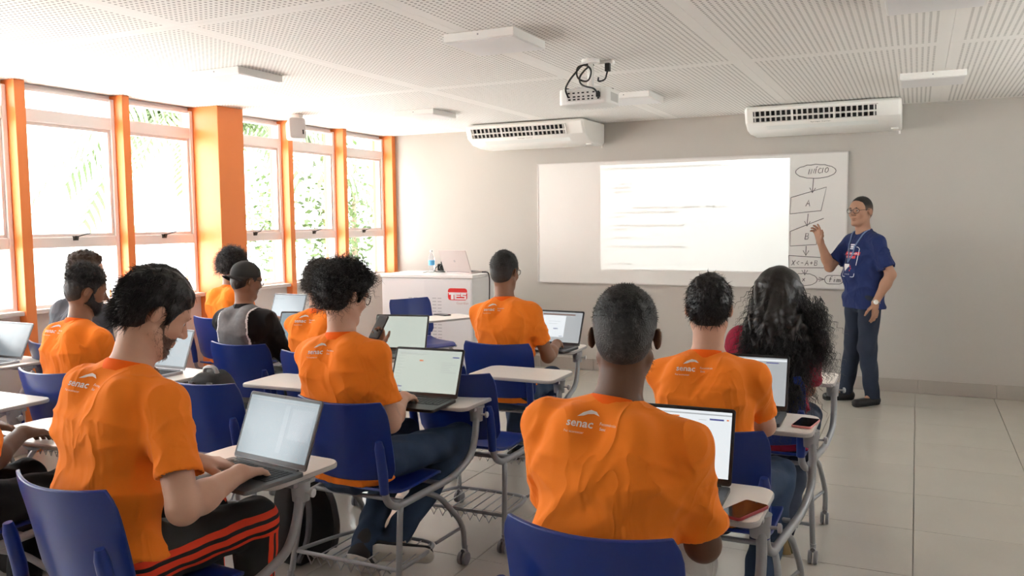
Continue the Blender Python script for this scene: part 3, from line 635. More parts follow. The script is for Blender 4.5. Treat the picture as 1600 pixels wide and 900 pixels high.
# ------------------------------------------------------------------ laptops
TZ = .7212
def emis(name, col, s):
    if name in MATS: return MATS[name]
    m = mat(name, (.012, .012, .012), .22, emit=(col, s*.36)); return m
def laptop(x, y, z, rz, tilt, label, shell, page, scr=None, keys=True, name='laptop'):
    """x,y is the middle of the hinge; the keyboard lies toward local -y; tilt is the lid lean past vertical"""
    e = tag(empty(name, (x, y, z), R(rz)), label, 'laptop', 'open laptops'); W, D = .355, .235
    sm = {'dark': mat('laptop_dark', (.035, .037, .042), .4, .3, var=.05), 'silver': mat('laptop_silver', (.38, .39, .41), .35, .6, var=.03), 'grey': mat('laptop_grey', (.13, .135, .14), .4, .4, var=.04), 'pink': mat('laptop_rosy', (.52, .45, .43), .35, .5, var=.02)}[shell]
    MB().prism(rrect(W, D, .012, 4, 0, -D/2), .0008, .0145).build('base', sm, e, smooth=40, bevel=.002)
    km = mat('laptop_keys', (.018, .018, .02), .5, var=.1)
    if keys:
        kb = MB()
        for r in range(6):
            n = 15 if r != 5 else 9
            w = .31/n
            for c in range(n):
                ww = w*.84
                if r == 5 and c == 4: pass
                kb.bb((-.155+c*w+w*.08, -.028-(r+1)*.0185+.002, .0146), (-.155+c*w+w*.08+ww, -.028-r*.0185, .0162))
        kb.build('keys', km, e, kind='stuff')
    MB().bb((-.05, -D+.012, .01455), (.055, -D+.078, .0150)).build('touchpad', mat('touchpad', (.06, .062, .066), .35, .2, var=.03), e)
    MB().tube([(-.15, -.004, .013), (.15, -.004, .013)], .006, 8).build('hinge', M_dark, e)
    t = R(tilt); U = V(1, 0, 0); Wv = V(0, math.sin(t), math.cos(t)); N = V(0, -math.cos(t), math.sin(t)); O = V(0, .002, .0148); H = .232
    ld = MB().prism(rrect(W, H, .010, 4, 0, H/2), -.006, 0, O, U, Wv, N).build('lid', sm, e, smooth=40, bevel=.0015)
    bz = MB().prism(rrect(W-.006, H-.008, .007, 3, 0, H/2+.001), .0002, .0009, O, U, Wv, N).build('bezel', mat('bezel_black', (.012, .012, .013), .3, var=.1), ld)
    q = MB(); mats = [page]
    def rc(x0, x1, y0, y1, m, lift):
        if m not in mats: mats.append(m)
        q.mi = mats.index(m); q.add([O+U*a+Wv*b+N*lift for a, b in ((x0, y0), (x1, y0), (x1, y1), (x0, y1))], [(0, 1, 2, 3)])
    sw, y0, y1 = W/2-.010, .020, H-.012
    rc(-sw, sw, y0, y1, page, .0012)
    for (a, b, c, d, m) in (scr or []): rc(-sw+a*2*sw, -sw+b*2*sw, y0+c*(y1-y0), y0+d*(y1-y0), m, .0016)
    q.build('screen', mats, ld)
    MB().lathe([(.002, 0), (.002, .0006)], O+Wv*(H-.006)+N*.001, N, 8).build('webcam', M_black_gap, ld)
    return e
EM = 1.
S_white = emis('screen_white', (.88, .95, .93), .19); S_grey = emis('screen_grey', (.72, .76, .78), .13); S_cool = emis('screen_cool', (.56, .72, .80), .10); S_sage = emis('screen_sage', (.80, .88, .78), .155)
S_bright = emis('screen_bright', (.92, .97, 1), .20); S_line = emis('screen_line', (.6, .62, .63), .14); S_blue = emis('screen_blue', (.12, .14, .5), .12); S_or = emis('screen_orange', (1, .24, .04), .17); S_side = emis('screen_sidebar', (.76, .82, .78), .16)
S_pale = emis('screen_pale', (.66, .78, .86), .11)
rs = random.Random(8)
def text_rows(x0, x1, y0, y1, n, m, h=.008):
    return [(x0, x0+(x1-x0)*rs.uniform(.45, 1), y1-(y1-y0)*k/n-h, y1-(y1-y0)*k/n, m) for k in range(n)]
LAP = {}
def L_(key, *a, **k): LAP[key] = laptop(*a, **k)
L_('P1', -1.935, 2.135, TZ, -8, 22, 'grey laptop under the hands of the man in striped trousers', 'grey', S_cool, [(.02, .98, .93, .945, S_line), (.55, .62, .1, .9, S_pale), (.66, .97, .35, .86, S_pale)]+text_rows(.03, .3, .3, .88, 9, S_pale))
L_('P7', -2.035, 3.27, TZ, 4, 24, 'black laptop with an orange badge mid screen on middle tablet', 'dark', S_sage, [(.0, 1, .93, .95, S_side), (.87, .97, .84, .865, S_blue), (.37, .43, .73, .76, S_or), (.02, .16, .10, .125, S_blue), (.12, .16, .02, .035, S_blue)]+text_rows(.03, .17, .2, .85, 9, S_line, .006)+text_rows(.72, .95, .45, .72, 6, S_line, .006)+text_rows(.05, .6, .87, .92, 3, S_line, .006)+[(.42+.035*k, .435+.035*k, .012, .028, S_line) for k in range(7)])
L_('P9', -.66, 2.50, TZ, 2, 20, 'black laptop in front of the broad-backed man with dark red phone', 'dark', S_bright, [(0, 1, .94, .96, S_grey), (.08, .52, .885, .91, S_or), (.80, .93, .865, .89, S_blue), (.955, .975, .87, .89, S_or), (.70, .77, .86, .866, S_line)]+text_rows(.05, .3, .3, .8, 6, S_grey, .006))
L_('P10', -.645, 3.60, TZ, 1, 18, 'black laptop beside the pink-cased phone, white page shown', 'dark', S_grey, [(.0, 1, .93, .97, S_bright), (.15, .60, .10, .90, S_bright), (.75, .90, .885, .905, S_blue)])
L_('P8', -2.10, 5.0, TZ, -4, 22, 'grey laptop in front of the man before the media console, dialog shown', 'grey', S_grey, [(0, .14, 0, 1, S_line), (.16, .66, .16, .88, S_bright), (.16, .85, .90, .94, emis('screen_brown', (.3, .14, .1), .12)), (.42, .52, .42, .46, S_blue), (.3, .55, .68, .69, S_line), (.3, .5, .60, .61, S_line), (.56, .64, .18, .21, S_blue)])
L_('P6', -2.905, 4.41, TZ, 12, 20, 'grey laptop with plain pale screen between two middle students', 'grey', S_sage, text_rows(.3, .7, .3, .7, 3, S_side, .006))
L_('P5', -3.66, 4.38, TZ, 14, 25, 'grey laptop half hidden in front of the man in the black cap', 'grey', S_cool)
L_('P4', -4.68, 5.42, TZ, -3, 20, 'pale laptop on the tablet by the window below a narrow pillar', 'silver', S_pale, [(.03, .97, .92, .935, S_cool), (.05, .35, .80, .86, S_cool), (0, 1, 0, .12, emis('screen_lilac', (.35, .42, .72), .13))])
L_('P2', -3.785, 3.35, TZ, 0, 22, 'silver laptop between bearded student and empty chair with bag', 'silver', S_cool, text_rows(.05, .5, .2, .9, 6, S_pale))
L_('X1', -4.995, 3.235, TZ, 0, 24, 'open silver laptop by the window with nobody in view', 'silver', emis('screen_dim', (.42, .5, .55), .10), [(.05, .6, .1, .9, emis('screen_dim2', (.38, .46, .52), .095))])
tx, ty = crot(.215, .02)
tl = laptop(tx, ty-.02, CZ, 168, 22, 'rosy silver laptop standing open on the white console, back turned', 'pink', S_bright)
MB().lathe([(.013, 0), (.013, .0006), (.011, .0006)], (0, .002+.0065*math.cos(R(22))+.116*math.sin(R(22)), .0148-.0065*math.sin(R(22))+.116*math.cos(R(22))), (0, math.cos(R(22)), -math.sin(R(22))), 20).build('lid_emblem', mat('emblem_grey', (.36, .33, .33), .3, .5, var=.02), tl)
# ------------------------------------------------------------------ phones
def phone(x, y, z, rz, label, cm, held=None):
    e = tag(empty('phone', (x, y, z), R(rz)), label, 'phone')
    MB().prism(rrect(.076, .156, .011, 4), .0006, .0092).build('case', cm, e, smooth=40, bevel=.0015)
    MB().prism(rrect(.070, .150, .009, 4), .0094, .0099).build('glass', mat('phone_glass', (.012, .010, .011), .12, var=.1), e)
    MB().lathe([(.003, 0), (.003, .0003)], (.0, .068, .0099), n=10).build('front_camera', M_black_gap, e)
    return e
phone(-.418, 2.345, TZ, -22, 'black phone in dark red case on broad-backed man tablet', mat('case_dark_red', (.35, .02, .03), .4, var=.05))
phone(-.378, 3.47, TZ, -8, 'phone in pink case beside the black laptop with white page', mat('case_pink', (.75, .28, .26), .4, var=.05))
phone(-3.735, 6.37, TZ, 70, 'dark phone lying on the tablet turned sideways before the console', mat('case_black', (.03, .03, .032), .4, var=.05))

# ------------------------------------------------------------------ backpacks
def backpack(x, y, z, rz, lean, label, h=.42, w=.30, d=.17, straps=True):
    e = tag(empty('backpack', (x, y, z), R(rz)), label, 'backpack'); Q = rotx(R(lean))
    bm_ = mat('backpack_black', (.012, .012, .014), .75, var=.3, vscale=20, bump=.3, bscale=40)
    def blob(c, s, name, par):
        nu, nv = 20, 12; vs = []; fs = []
        for j in range(nv+1):
            a = -math.pi/2+math.pi*j/nv
            for i in range(nu):
                b = 2*math.pi*i/nu; f = lambda t, p=.45: math.copysign(abs(t)**p, t)
                p = V(f(math.cos(a))*f(math.cos(b))*s[0]/2, f(math.cos(a))*f(math.sin(b))*s[1]/2, f(math.sin(a))*s[2]/2)
                p = p*(1+.02*math.sin(9*p[0]*10+5*p[2]*12)); p[0] *= 1-.15*max(0, p[2]/s[2]*2)
                vs.append(Q@(p+V(*c)))
        for j in range(nv):
            for i in range(nu): fs.append((j*nu+i, j*nu+(i+1) % nu, (j+1)*nu+(i+1) % nu, (j+1)*nu+i))
        return MB().add(vs, fs).build(name, bm_, par, smooth=70)
    b = blob((0, 0, h/2+.002), (w, d, h), 'body', e); blob((0, d/2+.01, h*.30), (w*.8, .07, h*.45), 'pocket', e)
    st = mat('strap_grey', (.10, .10, .11), .7, var=.2)
    if straps:
        for s in (-1, 1): MB().tube([Q@p for p in rpath([V(s*.05, -d/2, h*.93), V(s*.07, -d/2-.05, h*.7), V(s*.09, -d/2-.05, h*.35), V(s*.11, -d/2, h*.1)], .08)], .014, 6).build('strap', st, e, smooth=60)
    MB().tube([Q@p for p in rpath([V(-.04, 0, h*.96), V(-.03, 0, h*1.06), V(.03, 0, h*1.06), V(.04, 0, h*.96)], .03)], .010, 6).build('handle', mat('strap_pale', (.42, .44, .45), .6, var=.2), e, smooth=60)
    MB().tube([Q@V(-w*.3, d/2+.047, h*.42), Q@V(w*.3, d/2+.047, h*.42)], .004, 5).build('zip', st, e)
    return e
backpack(-2.985, 2.98, .462, 5, 8, 'black backpack with pale handle standing on the empty chair seat', .385, .22, .15)
backpack(-2.475, 2.97, .0015, 82, -3, 'black backpack slumped on the floor behind the striped trousers man', .40, .30, .13)
backpack(-3.55, 2.36, .0015, 20, -2, 'black backpack on the floor below the bare tablet at window side', .44, .3, .18)
# ------------------------------------------------------------------ people: distance-field modelling
def behind_back(P):
    z = P[..., 2]; v = np.clip((z-.505)/.325, 0, 1); u = np.clip(P[..., 0]/.222, -1.05, 1.05)
    y = -.235-.055*v-.02*v*v+.055*u*u+.0075-np.clip((z-.84)/.05, 0, 1)*.12-np.clip((.40-z)/.05, 0, 1)*.3
    return (y-P[..., 1]).astype(np.float32)
class Field:
    def __init__(s, lo, hi, h):
        s.h = h; s.lo = np.array(lo, float); s.n = np.ceil((np.array(hi)-s.lo)/h).astype(int)+1
        s.a = np.full(s.n, .08, np.float32); s.ax = [(s.lo[i]+h*np.arange(s.n[i])).astype(np.float32) for i in range(3)]
    def win(s, lo, hi):
        a = np.maximum(np.floor((np.array(lo)-s.lo)/s.h).astype(int), 0); b = np.minimum(np.ceil((np.array(hi)-s.lo)/s.h).astype(int)+1, s.n)
        if (b <= a).any(): return None, None
        sl = tuple(slice(a[i], b[i]) for i in range(3))
        P = np.stack(np.meshgrid(*[s.ax[i][sl[i]] for i in range(3)], indexing='ij'), -1); return sl, P
    def put(s, sl, d, k, sub=False):
        a = s.a[sl]
        if sub: d = -d; h = np.clip(.5-.5*(a-d)/k, 0, 1); s.a[sl] = a*(1-h)+d*h+k*h*(1-h)   # smooth max(a, -d)
        else: h = np.clip(.5+.5*(d-a)/k, 0, 1); s.a[sl] = d*(1-h)+a*h-k*h*(1-h)
    def cone(s, a, b, ra, rb, k=.02, st=None, plane=None, sub=False):
        a = np.asarray(a, float); b = np.asarray(b, float); f = st[1] if st is not None else 1.
        pad = max(ra, rb)*max(1, f)+k+.02; sl, P = s.win(np.minimum(a, b)-pad, np.maximum(a, b)+pad)
        if sl is None: return
        q = P-a.astype(np.float32); ba = (b-a).astype(np.float32)
        if st is not None: u = nrm(st[0]).astype(np.float32); g = np.float32(1/f-1); q = q+(g*(q@u))[..., None]*u; ba = ba+g*np.dot(ba, u)*u
        t = np.clip((q@ba)/np.float32(np.dot(ba, ba)+1e-12), 0, 1); q = q-t[..., None]*ba
        d = np.sqrt(np.einsum('...i,...i', q, q))-(np.float32(ra)+np.float32(rb-ra)*t)
        if plane is not None: d = np.maximum(d, (P-np.asarray(plane[0], np.float32))@nrm(plane[1]).astype(np.float32))
        s.put(sl, d, k, sub)
    def ell(s, c, r, Rm=None, k=.02, sub=False):
        c = np.asarray(c, float); r = np.asarray(r, float); pad = r.max()+k+.02; sl, P = s.win(c-pad, c+pad)
        if sl is None: return
        q = P-c.astype(np.float32); r = r.astype(np.float32)
        if Rm is not None: q = q@Rm.astype(np.float32)
        q = q/r; k0 = np.sqrt(np.einsum('...i,...i', q, q)); q = q/r; k1 = np.sqrt(np.einsum('...i,...i', q, q))+np.float32(1e-9)
        s.put(sl, k0*(k0-1)/k1, k, sub)
    def allP(s): return np.stack(np.meshgrid(*s.ax, indexing='ij'), -1)
    def mesh(s):
        a = s.a; n = a.shape; sg = a < 0
        c = sum(sg[i:n[0]-1+i, j:n[1]-1+j, k:n[2]-1+k].astype(np.uint8) for i in (0, 1) for j in (0, 1) for k in (0, 1))
        I = np.argwhere((c > 0) & (c < 8)); idx = np.full(c.shape, -1, np.int64); idx[tuple(I.T)] = np.arange(len(I))
        acc = np.zeros((len(I), 3)); cnt = np.zeros(len(I)); cor = [(i, j, k) for i in (0, 1) for j in (0, 1) for k in (0, 1)]
        vals = {q: a[I[:, 0]+q[0], I[:, 1]+q[1], I[:, 2]+q[2]] for q in cor}
        for p in cor:
            for ax in range(3):
                if p[ax]: continue
                q = list(p); q[ax] = 1; q = tuple(q); va, vb = vals[p], vals[q]; m = (va < 0) != (vb < 0)
                t = np.where(m, va/(va-vb+1e-12), 0); pt = np.array(p, float)[None, :]+np.zeros((len(I), 3)); pt[:, ax] += t
                acc[m] += pt[m]; cnt[m] += 1
        vs = s.lo+s.h*(I+acc/cnt[:, None]); F = []
        for ax in range(3):
            sl0 = [slice(None)]*3; sl1 = [slice(None)]*3; sl0[ax] = slice(0, -1); sl1[ax] = slice(1, None)
            A = sg[tuple(sl0)]; B = sg[tuple(sl1)]; E = np.argwhere(A != B); o1, o2 = (ax+1) % 3, (ax+2) % 3
            E = E[(E[:, o1] > 0) & (E[:, o2] > 0) & (E[:, o1] < n[o1]-1) & (E[:, o2] < n[o2]-1)]
            inside = A[tuple(E.T)]; q = []
            for d1, d2 in ((-1, -1), (0, -1), (0, 0), (-1, 0)):
                G = E.copy(); G[:, o1] += d1; G[:, o2] += d2; q.append(idx[tuple(G.T)])
            q = np.stack(q, 1); q = np.where(inside[:, None], q, q[:, ::-1]); F.append(q[(q >= 0).all(1)])
        return vs, np.concatenate(F)
def np_mesh(name, vs, F, mats, parent, mi=None, solid=0., smooth=True):
    me = bpy.data.meshes.new(name); me.vertices.add(len(vs)); me.vertices.foreach_set('co', np.asarray(vs, np.float32).ravel())
    F = np.asarray(F); k = F.shape[1]; me.loops.add(F.size); me.polygons.add(len(F)); me.loops.foreach_set('vertex_index', F.ravel().astype(np.int32))
    me.polygons.foreach_set('loop_start', np.arange(0, F.size, k, dtype=np.int32)); 
    try: me.polygons.foreach_set('loop_total', np.full(len(F), k, np.int32))
    except Exception: pass
    if not isinstance(mats, (list, tuple)): mats = [mats]
    for m in mats: me.materials.append(m)
    if mi is not None: me.polygons.foreach_set('material_index', np.asarray(mi, np.int32))
    me.polygons.foreach_set('use_smooth', np.full(len(F), smooth)); me.update(calc_edges=True); me.validate()
    o = bpy.data.objects.new(name, me); COL.objects.link(o); o.parent = parent
    if solid: md = o.modifiers.new('thickness', 'SOLIDIFY'); md.thickness = solid; md.offset = -1
    return o
def prune(vs, F, killv):
    F = F[~killv[F].all(1)]; used = np.unique(F); rm = np.full(len(vs), -1); rm[used] = np.arange(len(used)); return vs[used], rm[F]
def clip_back(F, off):
    sl, P = F.win((-.4, -.5, .3), (.4, .0, .95))
    if sl is not None: F.a[sl] = np.maximum(F.a[sl], behind_back(P)+np.float32(off))
def vnormals(vs, F):
    fn = np.cross(vs[F[:, 2]]-vs[F[:, 0]], vs[F[:, 3]]-vs[F[:, 1]]); N = np.zeros_like(vs)
    for k in range(4): np.add.at(N, F[:, k], fn)
    return N/(np.linalg.norm(N, axis=1, keepdims=True)+1e-12)
def strands(rng, P, D, L, r, seg=3, curl=0., wave=.02, grav=0.):
    """tapered three-sided strands; P roots, D directions, L lengths"""
    n = len(P); D = D/(np.linalg.norm(D, axis=1, keepdims=True)+1e-9); t = np.linspace(0, 1, seg+1)
    ref = np.where(np.abs(D[:, 2:3]) < .9, np.array([[0, 0, 1.]]), np.array([[1., 0, 0]])); U = np.cross(D, ref); U /= np.linalg.norm(U, axis=1, keepdims=True)+1e-9; W = np.cross(D, U)
    ph = rng.uniform(0, 6.28, n)[:, None]; c = P[:, None]+D[:, None]*(L[:, None]*t)[..., None]
    a = ph+2*np.pi*(L[:, None]*t)/wave; amp = curl*np.minimum(1, t*3)[None, :]*np.ones((n, 1))
    c = c+(np.cos(a)*amp)[..., None]*U[:, None]+(np.sin(a)*amp)[..., None]*W[:, None]; c[..., 2] -= grav*(t**2)[None, :]*L[:, None]
    vs = []
    for k in range(3):
        an = 2*np.pi*k/3; off = (math.cos(an)*U+math.sin(an)*W)[:, None]*(r*(1-.75*t))[None, :, None]; vs.append(c+off)
    vs = np.stack(vs, 2); base = (np.arange(n)*(seg+1)*3)[:, None, None]; F = []
    j = (np.arange(seg)*3)[None, :, None]
    for k in range(3): F.append(np.stack([base+j+k, base+j+(k+1) % 3, base+j+3+(k+1) % 3, base+j+3+k], -1).reshape(-1, 4))
    return vs.reshape(-1, 3), np.concatenate(F)

SK = {'light': (.56, .33, .235), 'tan': (.40, .215, .14), 'brown': (.25, .125, .075), 'dark': (.13, .065, .04)}
def skin(k): return mat('skin_'+k, SK[k], .5, var=.07, vscale=14, bump=.08, bscale=180, bdist=.001, spec=.35)
def fabric(n, c, b=.55, bs=6.5, d=.013):
    if n in MATS: return MATS[n]
    m = mat(n, c, .85, var=.04, vscale=5, spec=.15, sheen=.05); nt = m.node_tree; L = nt.links.new; tc = nt.nodes.new('ShaderNodeTexCoord'); mp = nt.nodes.new('ShaderNodeMapping'); mp.inputs['Rotation'].default_value = (.3, .5, .35); mp.inputs['Scale'].default_value = (1.25, 1.1, .55); L(tc.outputs['Object'], mp.inputs['Vector'])
    ns = nt.nodes.new('ShaderNodeTexNoise'); ns.inputs['Scale'].default_value = bs; ns.inputs['Detail'].default_value = 1.6; ns.inputs['Distortion'].default_value = .9; L(mp.outputs[0], ns.inputs['Vector'])
    def M(op, *a):
        q = nt.nodes.new('ShaderNodeMath'); q.operation = op
        for k, x in enumerate(a):
            if isinstance(x, (int, float)): q.inputs[k].default_value = x
            else: L(x, q.inputs[k])
        return q.outputs[0]
    rg = M('POWER', M('SUBTRACT', 1, M('MULTIPLY', M('ABSOLUTE', M('SUBTRACT', ns.outputs['Fac'], .5)), 3.2)), 2.2)
    n2 = nt.nodes.new('ShaderNodeTexNoise'); n2.inputs['Scale'].default_value = 420; L(tc.outputs['Object'], n2.inputs['Vector'])
    bp = nt.nodes.new('ShaderNodeBump'); bp.inputs['Strength'].default_value = b; bp.inputs['Distance'].default_value = d; L(M('ADD', rg, M('MULTIPLY', n2.outputs['Fac'], .04)), bp.inputs['Height']); L(bp.outputs['Normal'], nt.nodes['Principled BSDF'].inputs['Normal'])
    return m
F_OR = fabric('orange_jersey', (.92, .228, .022)); F_ORC = fabric('orange_collar', (.90, .13, .008), .1, 6, .002)
F_NAVY = fabric('navy_jersey', (.020, .032, .115)); F_GREY = fabric('dark_grey_jersey', (.085, .09, .105)); F_MEL = mat('grey_melange', (.155, .155, .16), .9, var=.3, vscale=45, bump=.3, bscale=9, bdist=.012)
F_BLK = fabric('black_jersey', (.012, .012, .014)); F_RED = fabric('crimson_jersey', (.30, .018, .045)); F_WHT = fabric('white_piping', (.75, .75, .75))
F_JEAN = mat('denim_blue', (.022, .045, .095), .85, var=.18, vscale=30, bump=.3, bscale=12, bdist=.01); F_JEAN2 = mat('denim_dark', (.014, .022, .045), .85, var=.15, vscale=30, bump=.3, bscale=12, bdist=.01)
F_PGREY = fabric('trousers_light_grey', (.42, .40, .38)); F_PBLK = fabric('trousers_black', (.010, .010, .011)); F_PGR2 = fabric('trousers_grey', (.14, .15, .145))
def hairm(n, c): return mat('hair_'+n, c, .42, var=.35, vscale=60, bump=.5, bscale=110, bdist=.004, spec=.4)
H_BLK = hairm('black', (.010, .008, .008)); H_BRN = hairm('dark_brown', (.028, .017, .011)); H_BRN2 = hairm('brown', (.05, .03, .018)); H_FADE = hairm('shaved', (.030, .026, .026)); H_GRZ = hairm('cropped', (.022, .016, .013)); H_STUB = mat('stubble', (.13, .075, .055), .6, var=.3, vscale=120); H_LONG = hairm('long_dark', (.011, .008, .0075))

def ik(S, T, l1, l2, pole):
    S, T = np.asarray(S, float), np.asarray(T, float); d = T-S; L = np.linalg.norm(d)
    if L > (l1+l2)*.995: d *= (l1+l2)*.995/L; T = S+d; L = np.linalg.norm(d)
    u = d/L; a = (l1*l1-l2*l2+L*L)/(2*L); hh = math.sqrt(max(0, l1*l1-a*a)); p = np.asarray(pole, float); p = nrm(p-u*np.dot(p, u)); return S+u*a+p*hh, T
def hand_prims(F, W, f, n, side, curl, s=1., spread=.0, k=.008):
    """f finger direction, n back-of-hand normal, side = +1 right / -1 left (thumb side)"""
    f = nrm(f); n = nrm(n-f*np.dot(n, f)); th = np.cross(n, f)*side
    offs = (.030, .010, -.010, -.029); lens = (.070, .078, .072, .056); kl = (.086, .090, .086, .078)
    for i in range(4):
        kn = W+f*kl[i]*s+th*offs[i]*s; F.cone(W+f*.012*s+th*offs[i]*.55*s, kn, .015*s, .0115*s, .014)
        d = f+th*spread*(1.5-i)*.12; c = curl[i] if hasattr(curl, '__len__') else curl; p = kn; ang = 0
        for j, (fr, ca) in enumerate(((.45, .55), (.31, .9), (.24, .6))):
            ang += c*ca; dd = nrm(d)*math.cos(ang)-n*math.sin(ang); q = p+dd*lens[i]*fr*s; F.cone(p, q, (.0095-.0008*j)*s, (.009-.0009*j)*s, k*.5); p = q
    p = W+f*.022*s+th*.024*s-n*.006*s; d = nrm(f*.62+th*.75-n*.25)
    for j, (l, r) in enumerate(((.042, .0135), (.034, .011), (.027, .0095))):
        q = p+d*l*s; F.cone(p, q, r*s, (r-.0015)*s, k); p = q; d = nrm(d*.8+f*.38-n*.12)
def hairline(y): return np.interp(y, [-.115, -.075, -.045, -.03, -.01, .008, .018, .033, .043, .06, .085, .11], [-.085, -.08, -.062, -.03, .02, .015, -.012, -.008, .030, .055, .074, .085])

def project_marks(name, obj_vs, obj_F, polys, O, U, W, D, m, parent, off=.0022):
    """lay flat marks (verts2d, faces) on a mesh by shooting along D from plane O,U,W"""
    bvh = BVHTree.FromPolygons([tuple(v) for v in obj_vs], [tuple(f) for f in obj_F]); mb = MB(); O, U, W, D = [np.asarray(q, float) for q in (O, U, W, D)]
    for vs, fs in polys:
        out = []; ok = True
        for v in vs:
            p = O+U*v[0]+W*v[1]; h = bvh.ray_cast(Vector(p), Vector(D), 1.)
            if h[0] is None: ok = False; break
            nn = h[1] if h[1].dot(Vector(D)) < 0 else -h[1]
            out.append(np.array(h[0])-nrm(D)*off)
        if ok: mb.add(out, fs)
    if mb.v: return mb.build(name, m, parent)
def quad(x0, x1, y0, y1, n=1):
    vs = []; fs = []
    for i in range(n+1): t = i/n; vs += [(x0+(x1-x0)*t, y0), (x0+(x1-x0)*t, y1)]
    for i in range(n): fs.append((2*i, 2*i+2, 2*i+3, 2*i+1))
    return vs, fs
def polyline2(P, w):
    out = []
    for a, b in zip(P[:-1], P[1:]):
        d = nrm([b[0]-a[0], b[1]-a[1]])*1.; s = (-d[1]*w/2, d[0]*w/2); out.append(([(a[0]-s[0], a[1]-s[1]), (b[0]-s[0], b[1]-s[1]), (b[0]+s[0], b[1]+s[1]), (a[0]+s[0], a[1]+s[1])], [(0, 1, 2, 3)]))
    return out
def place_text(t, size, x, y, bold=False):
    vs, fs = text_mesh(t, size, bold); return [([(a+x, b+y) for a, b in vs], fs)]
LOGO = None
def senac_logo():
    global LOGO
    if LOGO is None:
        L = place_text('senac', .034, 0, 0, True)
        L += place_text('Faz acontecer', .0105, -.012, -.027) + place_text('Fecomércio', .0125, .085, .006) + place_text('Sesc', .0125, .069, -.009)
        wing = [(-.012, .02), (.0, .034), (.018, .044), (.036, .040), (.048, .028), (.03, .033), (.014, .03), (.004, .024)]
        L += [(wing, [tuple(range(len(wing)))])]; LOGO = [([(a*.8, b*.8) for a, b in vs], fs) for vs, fs in L]
    return LOGO

